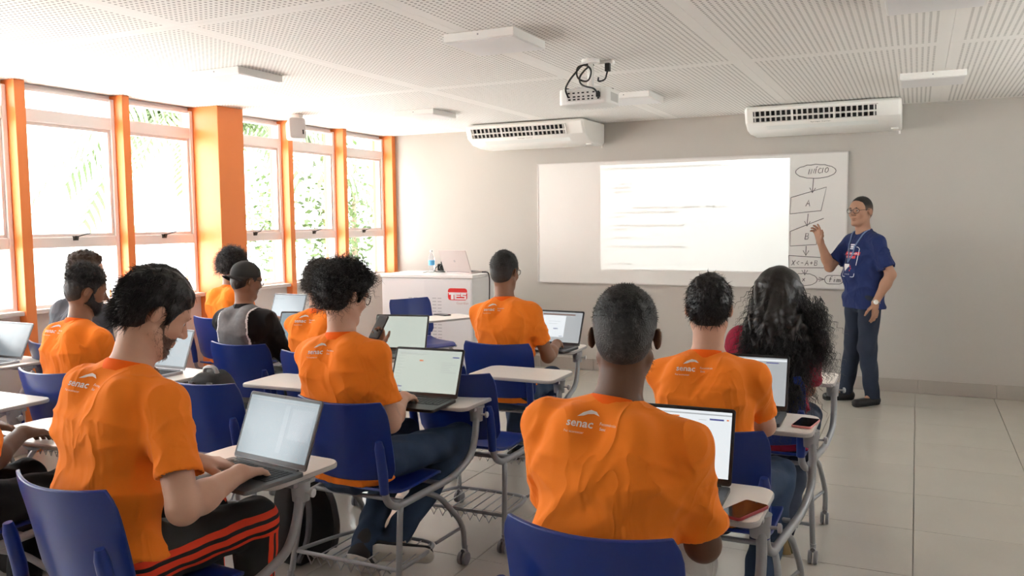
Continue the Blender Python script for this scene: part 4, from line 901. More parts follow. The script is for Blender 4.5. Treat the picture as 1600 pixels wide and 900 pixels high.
def head_base(F, hp, he, Hm, hsz):
    for c, r, k in (((0, -.012, .035), (.075, .096, .086), .02), ((0, -.05, -.01), (.056, .05, .06), .03), ((0, .03, -.04), (.059, .06, .076), .03), ((0, .068, -.098), (.024, .022, .020), .03), ((0, .055, .03), (.058, .038, .05), .03)): F.ell(hp(*c), he(r), Hm, k)
    for q in (1, -1): F.cone(hp(q*.056, -.005, -.05), hp(q*.022, .062, -.1), .016*hsz, .015*hsz, .02); F.ell(hp(q*.040, .064, -.025), he((.022, .022, .020)), Hm, .02)
def person(key, label, loc, rz, *, s=1., seat=.46, l0=2, l1=14, tilt=0, twist=0, nl=None, hyaw=0, hpitch=0, hroll=0, hfwd=0., HR=None, HL=None, poleR=None, poleL=None, handR=None, handL=None,
           sk='tan', top=F_OR, collar=F_ORC, bottom=F_JEAN, sleeve=.70, hair=None, vox=.006, ank=None, knee=None, stand=False, logo=True, beard=None, glasses=False, shoes=None, seed=1, belly=0., wide=1., wr=1., region=None, mats_top=None, pants_mat=None, hipy=-.10, dx=0., hs=1., hemz=None, hide_head_face=False, legs=True, fold=1.5, foot=None, hightop=False):
    rng = np.random.default_rng(seed); root = tag(empty('person', (loc[0], loc[1], 0), R(rz)), label, 'person', None)
    c_, s_ = math.cos(-R(rz)), math.sin(-R(rz))
    def loc_(p):   # world to local
        d = np.asarray(p, float)-V(loc[0], loc[1], 0); return V(c_*d[0]-s_*d[1], s_*d[0]+c_*d[1], d[2])
    def dr(a, t=tilt): return nrm(V(math.sin(R(t)), math.sin(R(a)), math.cos(R(a))))
    hipz = .90*s if stand else seat+.085*s
    hip = V(dx, hipy if not stand else 0, hipz); waist = hip+dr(l0, tilt*.5)*.20*s; chest = waist+dr((l0+l1)/2)*.17*s; c7 = chest+dr(l1)*.19*s
    X = nrm(V(math.cos(R(twist)), math.sin(R(twist)), -math.sin(R(tilt)))); ud = dr(l1); Yf = nrm(np.cross(ud, X)); 
    sc = c7-ud*.100*s+Yf*.010
    SH = {1: sc+X*.174*s*wide, -1: sc-X*.174*s*wide}
    nl_ = (l1+8) if nl is None else nl; hd = c7+dr(nl_)*.155*s+Yf*hfwd
    Hm = rotz(R(rz*0+hyaw))@rotx(R(-hpitch))@roty(R(hroll)); hsz = s*.97*hs
    def hp(*p): return hd+Hm@(np.array(p)*hsz)
    def he(r): return np.array(r)*hsz
    # arms
    A = {}
    for sd, tgt, pole, hopt in ((1, HR, poleR, handR), (-1, HL, poleL, handL)):
        hopt = dict(f=V(0, 1, -.15), n=V(0, 0, 1), curl=.55, spread=.6) | (hopt or {})
        if tgt is None: t = V(sd*.13, .30, seat+.20) if not stand else V(sd*.27, .02, .80)
        else: t = loc_(tgt)
        ff = nrm(hopt['f']); nn = np.asarray(hopt['n'], float)
        if hopt.get('world'): Q = rotz(-R(rz)); ff = Q@ff; nn = Q@nn
        wrist = t-ff*.095*s
        pl = V(sd*.30, -.40, -.85) if pole is None else np.asarray(pole, float)
        el, wrist = ik(SH[sd], wrist, .285*s, .255*s, pl); A[sd] = (SH[sd], el, wrist, ff, nn, hopt)
    # legs
    HJ = {q: hip+V(q*.09*s, 0, -.0) for q in (1, -1)}; KN, AN = {}, {}
    for i, q in enumerate((1, -1)):
        if stand: KN[q] = V(q*.095, .02, .48*s); AN[q] = V(q*.11, -.01, .085)
        else: KN[q] = V(dx+q*.125, hipy+.43*s, seat+.075); AN[q] = V(dx+q*.12, hipy+.40*s, .085)
        if knee and knee[i] is not None: KN[q] = V(*knee[i])
        if ank and ank[i] is not None: AN[q] = V(*ank[i])
    FQ = {}
    for i, q in enumerate((1, -1)): fy, fp, fr_ = (foot[i] if foot and foot[i] else (-q*10, 0, 0)); FQ[q] = rotz(R(fy))@roty(R(fr_))@rotx(R(fp))
    FD = {q: (nrm(V(q*.18, 1, 0))) for q in (1, -1)}
    # ---- body
    pts = np.array([hip, c7, hd+V(0, 0, .16), hd-V(0, 0, .1)]+[p for q in (1, -1) for p in (A[q][1], A[q][2], A[q][2]+A[q][3]*.1, KN[q], AN[q])]); lo = pts.min(0)-.2; hi = pts.max(0)+.2; lo[2] = max(lo[2], -.01)
    B = Field(lo, hi, vox)
    stx = (X, 1.42)
    B.cone(hip-V(0, 0, .02), waist, .112*s, .100*s, .03, stx); B.cone(waist, chest, (.100+belly*.5)*s, .105*s, .03, stx); B.cone(chest, sc-ud*.03, .105*s, .085*s, .03, (X, 1.35))
    for q in (1, -1): B.cone(c7-ud*.04+X*q*.03, SH[q]-ud*.005, .05*s, .045*s, .03)
    B.cone(c7-ud*.04+Yf*.01, hp(0, -.012, -.05), .060*s, .057*s, .025)
    for q in (1, -1):
        S, E, W, ff, nn, ho = A[q]
        B.cone(S, E, .047*s*wr, .039*s*wr, .02); B.cone(E, E+(W-E)*.35, .039*s*wr, .041*s*wr, .02); B.cone(E+(W-E)*.3, W, .041*s*wr, .026*s, .02); B.cone(W, W+ff*.03, .025*s, .02*s, .015, (np.cross(nn, ff), 1.25)); hand_prims(B, W, ff, nn, q, ho['curl'], s*1.0, ho['spread'])
        if legs:
            B.cone(HJ[q], KN[q], .082*s, .055*s, .03); B.cone(KN[q], AN[q], .054*s, .036*s, .02); B.cone(AN[q], AN[q]+FQ[q]@V(0, .10, -.052), .030*s, .018*s, .01)
    if not stand: clip_back(B, .004)
    # head
    e_ = lambda c, r, k=.02, Rm=None, sub=False: B.ell(hp(*c), he(r), Hm if Rm is None else Hm@Rm, k, sub)
    head_base(B, hp, he, Hm, hsz)
    for q in (1, -1):
        e_((q*.030, .082, .028), (.026, .012, .009), .012); 
        e_((q*.031, .098, .008), (.016, .013, .010), .008, sub=True)
        e_((q*.083, -.014, -.002), (.0075, .018, .030), .006, rotx(R(-12))@rotz(R(q*30))); e_((q*.090, -.006, .004), (.005, .010, .016), .004, rotz(R(q*30)), True)
        e_((q*.012, .097, -.028), (.010, .010, .008), .006)
    B.cone(hp(0, .090, .018), hp(0, .114, -.022), .008*hsz, .0115*hsz, .010); e_((0, .089, -.054), (.024, .012, .0065), .005); e_((0, .088, -.066), (.021, .012, .007), .005); e_((0, .104, -.0600), (.022, .010, .0016), .003, sub=True)
    vs, F_ = B.mesh(); np_mesh('body', vs, F_, skin(sk), root)
    if not hide_head_face:
        ew = mat('eye_white', (.7, .68, .66), .2, var=.05); ei = mat('eye_iris', (.03, .018, .012), .15, var=.2)
        for q in (1, -1):
            m = MB(); m.lathe([(.0115*math.sin(math.pi*k/8)*hsz, -.0115*math.cos(math.pi*k/8)*hsz) for k in range(9)], hp(q*.031, .0775, .007), Hm@V(0, 1, 0), 12)
            o = m.build('eye', ew, root, smooth=80); MB().lathe([(.0058*hsz, .0100*hsz), (.004*hsz, .0118*hsz), (.0005, .0122*hsz)], hp(q*.031, .0775, .007), Hm@V(0, 1, 0), 12).build('iris', ei, o)
            MB().tube([hp(q*.014, .0945, .026), hp(q*.03, .0955, .031), hp(q*.047, .083, .026)], [.003, .0038, .002], 6).build('eyebrow', hair['m'] if hair else H_BLK, root)
    # ---- top garment
    tlo = np.array([hip, c7, SH[1], SH[-1], A[1][1], A[-1][1]]+([A[1][2], A[-1][2]] if sleeve > 1 else [])).min(0)-.2; thi = np.array([hip, c7, SH[1], SH[-1], A[1][1], A[-1][1]]+([A[1][2], A[-1][2]] if sleeve > 1 else [])).max(0)+.2; thi[2] = c7[2]+.12
    T = Field(tlo, thi, vox); ea = .013*s
    T.cone(hip-V(0, 0, .06), waist, (.150 if stand else .128)*s, (.120+belly*.6)*s, .04, (X, 1.42*wide)); T.cone(waist, chest, (.120+belly)*s, .123*s, .04, (X, 1.40*wide)); T.cone(chest, sc-ud*.035, .122*s, .098*s, .04, (X, 1.38*wide))
    if belly: T.ell(waist+Yf*.05, V(.16, .10+belly, .14)*s, None, .05)
    for q in (1, -1):
        T.cone(c7-ud*.052+X*q*.03, SH[q]+ud*.004, .066*s, .056*s, .045)
        if not stand: T.ell(chest+X*q*.08*s-Yf*.055*s+ud*.05, V(.075, .07, .11)*s, None, .04)   # shoulder blades
    SE = {}
    for q in (1, -1):
        S, E, W, *_ = A[q]; d = nrm(E-S)
        if sleeve <= 1:
            end = S+(E-S)*sleeve; T.cone(S, end+d*.05, .057*s*wr, .0625*s*wr, .045, plane=(end, d)); T.cone(end-d*.020, end+d*.03, .0645*s*wr, .0645*s*wr, .003, plane=(end, d)); SE[q] = (end, d)
        else:
            T.cone(S, E, .066*s, .058*s, .035); d2 = nrm(W-E); T.cone(E, W+d2*.03, .057*s, .044*s, .03, plane=(W-d2*.01, d2)); SE[q] = (W-d2*.01, d2)
    P = T.allP(); dn = np.linalg.norm(P-c7, axis=-1)
    # folds
    rel = P-hip; zz = rel@ud.astype(np.float32); xx = rel@X.astype(np.float32); yy = rel@Yf.astype(np.float32); H = float(np.dot(c7-hip, ud)); ph = rng.uniform(0, 6.28, 8)
    low = np.clip(1.15-zz/H*1.1, .08, 1); side = np.clip(np.abs(xx)/.16, 0, 1.3)
    rdg = lambda a: (1-np.abs(np.sin(a*.5)))**1.6*1.9-.75
    wv = rdg(30*xx+2.2*np.sin(9*zz+ph[0])+ph[1])*.0042*np.clip(zz/H*1.5-.15, 0, 1)*np.clip(1.5-zz/H*1.2, 0, 1)
    wv += rdg(34*zz+12*np.abs(xx)+2.4*np.sin(13*xx+ph[2])+ph[3])*.0065*low**1.6*(.45+.55*side)+rdg(24*(zz-.8*xx)+2*np.sin(11*yy+ph[4])+ph[5])*.004*low
    for q in (1, -1):
        ap = SH[q]-ud*.085*s+X*q*.012; dx_ = (P-ap.astype(np.float32)); u_ = dx_@(-q*X).astype(np.float32); v_ = dx_@ud.astype(np.float32); dd = np.sqrt(u_*u_+v_*v_)+1e-4
        wv += rdg(6.5*np.arctan2(v_, u_+.03)+ph[6+(q > 0)]+14*dd+1.6*np.sin(25*v_))*.0036*np.exp(-(dd/.15)**2)*np.clip((dd-.02)/.06, 0, 1)
    T.a -= (wv*fold).astype(np.float32); del wv, low, side
    if not stand: clip_back(T, 0.)
    hz = (hip[2]-.075*s if not stand else hip[2]-.09) if hemz is None else hemz; T.a = np.maximum(T.a, (hz-P[..., 2]).astype(np.float32))
    nk = Field(tlo, thi, vox); nk.a[:] = .3; nk.cone(c7-ud*.042+Yf*.010, hp(0, -.006, -.05), .060*s, .062*s, .01); ndn = np.minimum(nk.a, .3)
    # neck hole: everything above a tilted neck plane inside the collar
    cu = nrm(ud*.80+Yf*-.0+(hp(0, -.012, -.05)-c7)*2.2); cc = c7+Yf*.012*s+ud*.004
    T.a = np.maximum(T.a, -ndn); del ndn, nk
    vs, F_ = T.mesh(); kill = np.zeros(len(vs), bool)
    for q in (1, -1): pd = (vs-SE[q][0])@SE[q][1]; kill |= (np.abs(pd) < vox*.75) & (np.linalg.norm(vs-SE[q][0], axis=1) < .085*s*wr)
    kill |= np.abs(vs[:, 2]-hz) < vox*.75
    vs, F_ = prune(vs, F_, kill)
    mi = None; tm = [top]
    if region is not None: tm = mats_top; fc = vs[F_].mean(1)-c7; mi = region(fc@X, fc@Yf, fc@ud)
    np_mesh('shirt' if sleeve <= 1 else 'sweatshirt', vs, F_, tm, root, mi, solid=.0028)
    if collar is not None:
        nx = nrm(hp(0, -.012, -.05)-c7+ud*.25); u1 = nrm(X-nx*np.dot(X, nx)); u2 = np.cross(nx, u1); n_ = 32; rows = ((.076, -.024), (.0725, -.010), (.0675, .004), (.0635, .007), (.062, .002)); cv = []; cf = []
        for r_, h_ in rows:
            for k in range(n_):
                a = 2*math.pi*k/n_; cv.append(c7+Yf*.008*s+(u1*math.cos(a)*r_*1.02+u2*math.sin(a)*r_)*s+nx*(h_-.004-.032*max(0, math.sin(a))**1.5)*s)
        for i_ in range(len(rows)-1):
            for k in range(n_): cf.append((i_*n_+k, i_*n_+(k+1) % n_, (i_+1)*n_+(k+1) % n_, (i_+1)*n_+k))
        MB().add(cv, cf).build('collar', collar, root, smooth=80)
    if logo:
        bk = -Yf; O = c7-ud*.075*s+bk*.5-X*.050; project_marks('shirt_logo', vs, F_, senac_logo(), O, X, ud, Yf, mat('print_white', (.80, .74, .70), .6, var=.05), root)
    # ---- trousers
    if legs:
        Lw = Field(np.minimum(lo, hip-.25), np.maximum(np.array([hip, KN[1], KN[-1], AN[1], AN[-1]]).max(0)+.15, hip+.2), max(vox, .006)); e2 = .012*s
        Lw.cone(hip-V(0, 0, .02), hip+(waist-hip)*.35, .118*s, .112*s, .03, (X, 1.42))
        for q in (1, -1):
            d = nrm(AN[q]-KN[q]); end = AN[q]+d*.028; Lw.cone(HJ[q], KN[q], (.082*s+e2), (.058*s+e2), .03); Lw.cone(KN[q], AN[q]+d*.05, .060*s+e2, .048*s+e2*.7, .025, plane=(end, d))
        P = Lw.allP(); Lw.a += (.0035*np.sin(45*P[..., 1]+30*P[..., 2]+3*np.sin(28*P[..., 0]+seed))).astype(np.float32); Lw.a = np.maximum(Lw.a, .02-P[..., 2])
        if not stand: clip_back(Lw, .002)
        v2, F2 = Lw.mesh(); np_mesh('trousers', v2, F2, pants_mat or bottom, root); 
        shm, som = shoes or (mat('shoe_black', (.012, .012, .013), .5, var=.2), mat('sole_black', (.02, .02, .02), .7, var=.1))
        for i, q in enumerate((1, -1)):
            fy, fp, fr_ = (foot[i] if foot and foot[i] else (-q*10, 0, 0)); Q = rotz(R(fy))@roty(R(fr_))@rotx(R(fp)); a0 = AN[q]; hl = V(0, -.035, .038); to = V(0, .165, .032); top_ = .06 if hightop else 0.
            G = Field(V(-.1, -.12, -.02), V(.1, .26, .2), .006); sdv = V(1, 0, 0)
            G.cone(hl, to, .036*s, .032*s, .02, (sdv, 1.28)); G.cone(hl+V(0, 0, .005), V(0, 0, .085+top_), .036*s, (.038 if not hightop else .044)*s, .025); Pg = G.allP(); base = G.a.copy(); G.a = np.maximum(np.maximum(base, .016-Pg[..., 2]), Pg[..., 2]-.105-top_); vv, ff2 = G.mesh()
            off = V(a0[0], a0[1], a0[2])-Q@V(0, 0, .085); so = np_mesh('shoe', vv@Q.T+off, ff2, shm, root); G.a = np.maximum(np.maximum(base-(.004 if not hightop else .006), .001-Pg[..., 2]), Pg[..., 2]-(.020 if not hightop else .032)); vv, ff2 = G.mesh(); np_mesh('sole', vv@Q.T+off, ff2, som, so)
            if hightop:
                for sx in (1, -1): MB().lathe([(.017, 0), (.017, .003), (.0005, .0035)], off+Q@V(sx*.043*s, 0, .115), Q@V(sx, 0, 0), 14).build('ankle_patch', som, so)
                lc = MB()
                for k in range(6): lc.tube([off+Q@V(-.018, .035+.014*k, .098-.011*k), off+Q@V(.018, .035+.014*k, .098-.011*k)], .003, 5)
                lc.build('laces', som, so)
    # ---- hair
    if hair: make_hair(rng, root, hp, he, Hm, hd, hsz, hair, vox, c7, X, Yf, ud, s)
    if beard: make_beard(rng, root, hp, he, Hm, hd, hsz, beard, vox)
    if glasses: make_glasses(root, hp, hsz, Hm, glasses)
    return dict(root=root, hd=hd, hp=hp, Hm=Hm, hsz=hsz, A=A, c7=c7, X=X, Yf=Yf, ud=ud, shirt=(vs, F_), AN=AN, FD=FD, SH=SH, chest=chest, waist=waist, hip=hip, s=s, KN=KN)

def fade_mat(key, dark, z0, w):
    m = bpy.data.materials.new('hair_fade_'+key); m.use_nodes = True; nt = m.node_tree; b = nt.nodes['Principled BSDF']; b.inputs['Roughness'].default_value = .55; L = nt.links.new
    tc = nt.nodes.new('ShaderNodeTexCoord'); sp = nt.nodes.new('ShaderNodeSeparateXYZ'); L(tc.outputs['Object'], sp.inputs[0]); ns = nt.nodes.new('ShaderNodeTexNoise'); ns.inputs['Scale'].default_value = 160; L(tc.outputs['Object'], ns.inputs['Vector'])
    ad = nt.nodes.new('ShaderNodeMath'); ad.operation = 'MULTIPLY_ADD'; ad.inputs[1].default_value = .03; L(ns.outputs['Fac'], ad.inputs[0]); L(sp.outputs[2], ad.inputs[2])
    mr = nt.nodes.new('ShaderNodeMapRange'); mr.interpolation_type = 'SMOOTHSTEP'; mr.inputs['From Min'].default_value = z0-w+.015; mr.inputs['From Max'].default_value = z0+w+.015; L(ad.outputs[0], mr.inputs['Value'])
    mx = nt.nodes.new('ShaderNodeMix'); mx.data_type = 'RGBA'; mx.inputs['A'].default_value = (*dark, 1); mx.inputs['B'].default_value = (.009, .008, .008, 1); L(mr.outputs['Result'], mx.inputs['Factor']); L(mx.outputs['Result'], b.inputs['Base Color']); n3 = nt.nodes.new('ShaderNodeTexNoise'); n3.inputs['Scale'].default_value = 260; L(tc.outputs['Object'], n3.inputs['Vector']); bp = nt.nodes.new('ShaderNodeBump'); bp.inputs['Strength'].default_value = .8; bp.inputs['Distance'].default_value = .004; L(n3.outputs['Fac'], bp.inputs['Height']); L(bp.outputs['Normal'], b.inputs['Normal']); return m
def make_hair(rng, root, hp, he, Hm, hd, hsz, h, vox, c7, X, Yf, ud, s):
    th = h.get('th', .014); topth = h.get('top', th); amp = h.get('amp', .003); fr = h.get('freq', 70.)
    G = Field(hd-.26, hd+.26, min(vox, .005)); hs = hsz
    G.ell(hp(0, -.012, .035+topth*.25), he((.075+th, .096+th*.9, .086+topth*.9)), Hm, .01); G.ell(hp(0, -.05, -.015), he((.056+th, .05+th*.8, .062)), Hm, .03)
    if h.get('bulk'):
        for (c, r) in h['bulk']: G.ell(hp(*c), he(r), Hm, .03)
    P = (G.allP()-hd)@Hm/hs; ph = rng.uniform(0, 6.28, 9)
    hl = hairline(P[..., 1]); up = np.clip((P[..., 2]+.02)/.08, .15, 1)
    nz = np.sin(fr*P[..., 0]+3*np.sin(fr*.6*P[..., 1]+ph[0])+ph[1])*np.sin(fr*.9*P[..., 1]+2.5*np.sin(fr*.7*P[..., 2]+ph[2])+ph[3])+np.sin(fr*1.1*P[..., 2]+2.6*np.sin(fr*.8*P[..., 0]+ph[4])+ph[5])*np.sin(fr*1.3*P[..., 0]+ph[6])
    G.a = np.maximum(G.a-(amp*nz*up*hs).astype(np.float32), ((hl-h.get('drop', 0.)-P[..., 2])*hs*.9).astype(np.float32))
    # keep the ears free
    G.a = np.maximum(G.a, -((np.sqrt(((P[..., 1]+.008)/.030)**2+((P[..., 2]+.012)/.036)**2)-1)*.028*hs+np.where(np.abs(P[..., 0]) > .04, 0, 1)).astype(np.float32)) if h.get('ears', True) else G.a
    vs, F = G.mesh()
    mats = [h['m']]; mi = None
    if h.get('fade'):
        mats = [fade_mat(str(round(hd[2]*1000)), h.get('low', (.035, .028, .026)), hd[2]+h['fade']*hs-.02, h.get('fw', .055))]
    ho = np_mesh('hair', vs, F, mats, root, mi)
    n = h.get('n', 2500)
    if n:
        N = vnormals(vs, F); lp = (vs-hd)@Hm/hs; w = np.clip((lp[:, 2]-hairline(lp[:, 1]))/.05+.1, .02, 1) if h.get('fade') is None else np.clip((lp[:, 2]-h['fade'])/.03, .0, 1)
        w = np.maximum(w, 1e-4)/np.maximum(w, 1e-4).sum(); id_ = rng.choice(len(vs), n, p=w); D = N[id_]*h.get('lift', .6)+rng.normal(0, .45, (n, 3))+Hm@np.array(h.get('flow', (0, -.3, -.25)))
        L = h.get('len', .02)*rng.uniform(.5, 1.3, n); v2, F2 = strands(rng, vs[id_]-N[id_]*.003, D, L, h.get('r', .0011), h.get('seg', 3), h.get('curl', 0.), h.get('wave', .02), h.get('grav', .1))
        np_mesh('hair_strands', v2, F2, h['m'], ho)['kind'] = 'stuff'
    return ho
def make_beard(rng, root, hp, he, Hm, hd, hs, b, vox):
    G = Field(hd-.22, hd+.2, min(vox, .005)); t = b.get('t', .006)
    head_base(G, hp, he, Hm, hs); G.a -= np.float32(t*hs)
    P = (G.allP()-hd)@Hm/hs; lim = np.interp(P[..., 1], [-.03, .0, .010, .017, .028, .04, .06, .085, .12], [-.07, -.055, -.03, .0, -.012, -.042, -.050, -.040, -.036])
    G.a = np.maximum(G.a, ((P[..., 2]-lim)*hs).astype(np.float32)); G.a = np.maximum(G.a, ((-.018-P[..., 1])*hs).astype(np.float32))
    mouth = (np.sqrt((P[..., 0]/.024)**2+((P[..., 2]+.060)/.013)**2)-1)*.012*hs; G.a = np.maximum(G.a, np.where(P[..., 1] > .05, -mouth, -.1).astype(np.float32))
    vs, F = G.mesh(); o = np_mesh('beard', vs, F, b['m'], root); N = vnormals(vs, F); n = b.get('n', 1200); i = rng.choice(len(vs), n)
    v2, F2 = strands(rng, vs[i], N[i]+rng.normal(0, .4, (n, 3))+Hm@V(0, .1, -.8), .009*rng.uniform(.5, 1.3, n), .0007, 2); np_mesh('beard_strands', v2, F2, b['m'], o)['kind'] = 'stuff'
def make_glasses(root, hp, hs, Hm, g):
    fm = mat('glasses_frame', (.015, .014, .015), .3, .3, var=.1); m = MB(); lens = []
    for q in (1, -1):
        P = [hp(q*.034+.026*math.cos(a)*g.get('w', 1), .108-.012*abs(math.cos(a))*(1 if math.cos(a)*q > 0 else 0), .006+.021*math.sin(a)) for a in np.linspace(0, 2*math.pi, 18)[:-1]]
        m.tube(P, .0018, 6, closed=True); lens.append(P); m.tube([hp(q*.060, .097, .010), hp(q*.074, .075, .014), hp(q*.0815, .0, .016), hp(q*.082, -.02, .008), hp(q*.079, -.034, -.012)], .0019, 6)
    m.tube([hp(-.009, .109, .010), hp(0, .114, .013), hp(.009, .109, .010)], .0016, 6); o = m.build('glasses', fm, root, smooth=70)
    for P in lens: MB().add(P, [tuple(range(len(P)))]).build('lens', M_glass, o)
# ------------------------------------------------------------------ the class
def kbd(key, dx, dy, dz=.035):
    o = LAP[key]; a = o.rotation_euler[2]; x, y = o.location[0], o.location[1]
    return V(x+dx*math.cos(a)-dy*math.sin(a), y+dx*math.sin(a)+dy*math.cos(a), TZ+dz)
def at_chair(k): x, y, r = CHAIRS[k]; return (x, y), math.degrees(r)
TY = dict(f=V(.12, 1, -.22), n=V(0, 0, 1), curl=.5, spread=.7); TYR = dict(f=V(-.35, 1, -.25), n=V(-.15, 0, 1), curl=.5, spread=.8); TYL = dict(f=V(.35, 1, -.25), n=V(.15, 0, 1), curl=.5, spread=.8)
short = lambda m, **k: dict(m=m, th=.010, top=.022, amp=.0025, len=.016, n=2500, **k)
curly = lambda m, **k: {**dict(m=m, th=.022, top=.040, amp=.007, freq=75, len=.045, n=2600, curl=.007, wave=.028, seg=7, lift=.9, r=.0013, grav=.15, flow=(0, -.1, -.1)), **k}
canvas = (mat('canvas_black', (.014, .012, .014), .8, var=.2, vscale=60), mat('rubber_white', (.62, .60, .55), .6, var=.06))
grey_sh = (mat('knit_grey', (.20, .20, .21), .8, var=.2, vscale=80), mat('rubber_grey', (.55, .54, .52), .6, var=.05))
olive_sh = (mat('olive_shoe', (.10, .085, .03), .7, var=.2), mat('gum_sole', (.42, .30, .14), .6, var=.1))
def stripe_mat():
    m = bpy.data.materials.new('trousers_striped'); m.use_nodes = True; nt = m.node_tree; b = nt.nodes['Principled BSDF']; b.inputs['Roughness'].default_value = .8; L = nt.links.new
    tc = nt.nodes.new('ShaderNodeTexCoord'); sp = nt.nodes.new('ShaderNodeSeparateXYZ'); L(tc.outputs['Object'], sp.inputs[0])
    def M(op, a, b_=None):
        n = nt.nodes.new('ShaderNodeMath'); n.operation = op
        for i, x in enumerate((a, b_)):
            if x is None: continue
            if isinstance(x, (int, float)): n.inputs[i].default_value = x
            else: L(x, n.inputs[i])
        return n.outputs[0]
    nz = nt.nodes.new('ShaderNodeTexNoise'); nz.inputs['Scale'].default_value = 9; L(tc.outputs['Object'], nz.inputs['Vector']); wob = M('MULTIPLY', M('SUBTRACT', nz.outputs['Fac'], .5), .012)
    def bands(v, c):
        v = M('ADD', v, wob); r = None
        for k in (-1, 0, 1):
            q = M('LESS_THAN', M('ABSOLUTE', M('SUBTRACT', v, c+k*.034)), .0105); r = q if r is None else M('MAXIMUM', r, q)
        return r
    shin = M('LESS_THAN', sp.outputs[2], .50); th = bands(sp.outputs[2], .535); sh = bands(sp.outputs[1], .40)
    mask = M('ADD', M('MULTIPLY', th, M('SUBTRACT', 1, shin)), M('MULTIPLY', sh, shin)); mask = M('MULTIPLY', mask, M('GREATER_THAN', M('ABSOLUTE', sp.outputs[0]), .105))
    mx = nt.nodes.new('ShaderNodeMix'); mx.data_type = 'RGBA'; mx.inputs['A'].default_value = (.010, .010, .011, 1); mx.inputs['B'].default_value = (.78, .045, .008, 1); L(mask, mx.inputs['Factor']); L(mx.outputs['Result'], b.inputs['Base Color']); return m
l, r_ = at_chair('P9')
person('P9', 'broad-backed person in orange T-shirt with shaved sides, phone in dark red case beside', l, r_, hipy=-0.089, s=0.989, l0=-1.6, l1=14.2, nl=14.9, dx=-0.03, tilt=3.2, hyaw=12, hpitch=10, sk='dark', wide=1.07, wr=1.12, sleeve=.85, vox=.006, hair=dict(m=H_BLK, th=.006, top=.014, amp=.0012, len=.008, n=4000, fade=.035, r=.0009), bottom=F_PGREY, HR=kbd('P9', .07, -.11), HL=kbd('P9', -.08, -.11), handR=TYR, handL=TYL, beard=dict(m=mat('stubble_dark', (.035, .022, .018), .8, var=.3, vscale=150, spec=.1), t=.0015, n=300), seed=3, shoes=grey_sh, hs=1.04)
l, r_ = at_chair('P10')
person('P10', 'person in orange T-shirt with short black hair and bare ears, seated behind the pink phone', l, r_, hipy=-0.108, s=0.945, l0=-4.1, l1=12.1, nl=14.6, dx=-0.017, tilt=-1.3, hyaw=8, hpitch=14, sk='light', vox=.007, hair={**short(H_BLK), 'top': .024, 'n': 4500, 'len': .02, 'th': .011, 'lift': .2, 'flow': (0, -.3, -.7), 'r': .0012}, bottom=F_JEAN, HR=kbd('P10', .07, -.11), HL=kbd('P10', -.08, -.11), handR=TYR, handL=TYL, seed=4, shoes=grey_sh, ank=[(.15, -.12, .12), None], foot=[(-12, -30, 0), None], knee=[(.17, .30, .53), None])
l, r_ = at_chair('P11')
P11 = person('P11', 'person with very long dark curly hair in a crimson top', l, r_, hipy=-0.099, s=0.92, l0=-2.5, l1=16, nl=19, dx=0.05, tilt=2, hyaw=-3, hpitch=8, sk='tan', vox=.008, top=F_RED, collar=None, hair=None, logo=False, bottom=F_JEAN2, HR=kbd('P10', .1, .9), HL=None, seed=5, shoes=olive_sh, ank=[(.13, -.22, .13), None], foot=[(-8, -48, 0), None], sleeve=.8, wide=1.04)
l, r_ = at_chair('P7')
P7 = person('P7', 'person in orange T-shirt with a mop of dark curly hair and round glasses', l, r_, hipy=-0.131, s=0.975, l0=-7.3, l1=4, nl=15.8, dx=-0.044, tilt=-2.4, hyaw=-16, hpitch=16, sk='light', vox=.006, hair=curly(H_BLK, top=.036, th=.022, bulk=[((0, .05, .08), (.072, .058, .045)), ((0, -.05, .045), (.08, .058, .065))], drop=.01), bottom=F_JEAN, HR=kbd('P7', .0, -.13), HL=kbd('P7', -.11, -.12), handR=TYR, handL=TYL, glasses=dict(w=1.), seed=6, shoes=canvas, ank=[(.035, .05, .15), (-.06, -.03, .14)], knee=[(.17, .42, .53), (-.12, .40, .53)], foot=[(-75, 0, -58), (15, -35, 10)], hightop=True)
l, r_ = at_chair('P8')
person('P8', 'person in orange T-shirt with cropped hair and glasses before the media console', l, r_, hipy=-0.12, s=0.974, l0=-6, l1=7, nl=12, dx=0.015, tilt=-3, hyaw=-6, hpitch=6, sk='brown', vox=.007, hair=dict(m=H_BLK, th=.008, top=.018, amp=.0015, len=.010, n=2500, fade=.01), glasses=dict(w=1.05), HR=kbd('P8', .08, -.12), HL=kbd('P8', -.1, -.12), handR=TYR, handL=TYL, seed=7, bottom=F_JEAN)
l, r_ = at_chair('P1')
P1 = person('P1', 'bearded person typing in orange T-shirt and black trousers with red stripes', l, r_, hipy=-0.078, s=1.045, l0=-0.8, l1=13.2, nl=31, dx=-0.045, tilt=4, hyaw=-20, hpitch=30, sk='light', vox=.0055, hair=dict(m=H_BLK, th=.014, top=.026, amp=.003, freq=60, len=.03, n=5000, lift=.12, flow=(0, -.5, -.8), curl=.001, wave=.03, seg=4, drop=.012, r=.0012), beard=dict(m=H_STUB, t=.0018, n=1500), HR=kbd('P1', .075, -.115, .03), HL=kbd('P1', -.08, -.10, .03), handR=TYR, handL=TYL, pants_mat=stripe_mat(), seed=8, poleR=V(.5, -.3, -.9), wr=1.06)
l, r_ = at_chair('P0')
person('P0', 'person in orange T-shirt at the picture edge, mostly hidden beside the striped trousers', l, r_, s=1.0, dx=.07, sleeve=.92, l0=4, l1=14, sk='dark', vox=.008, hair=short(H_BLK), HR=V(-2.98, 2.06, .755), HL=V(-3.2, 2.08, .755), handR=TYR, handL=TYL, bottom=F_PBLK, seed=9)
l, r_ = at_chair('P2')
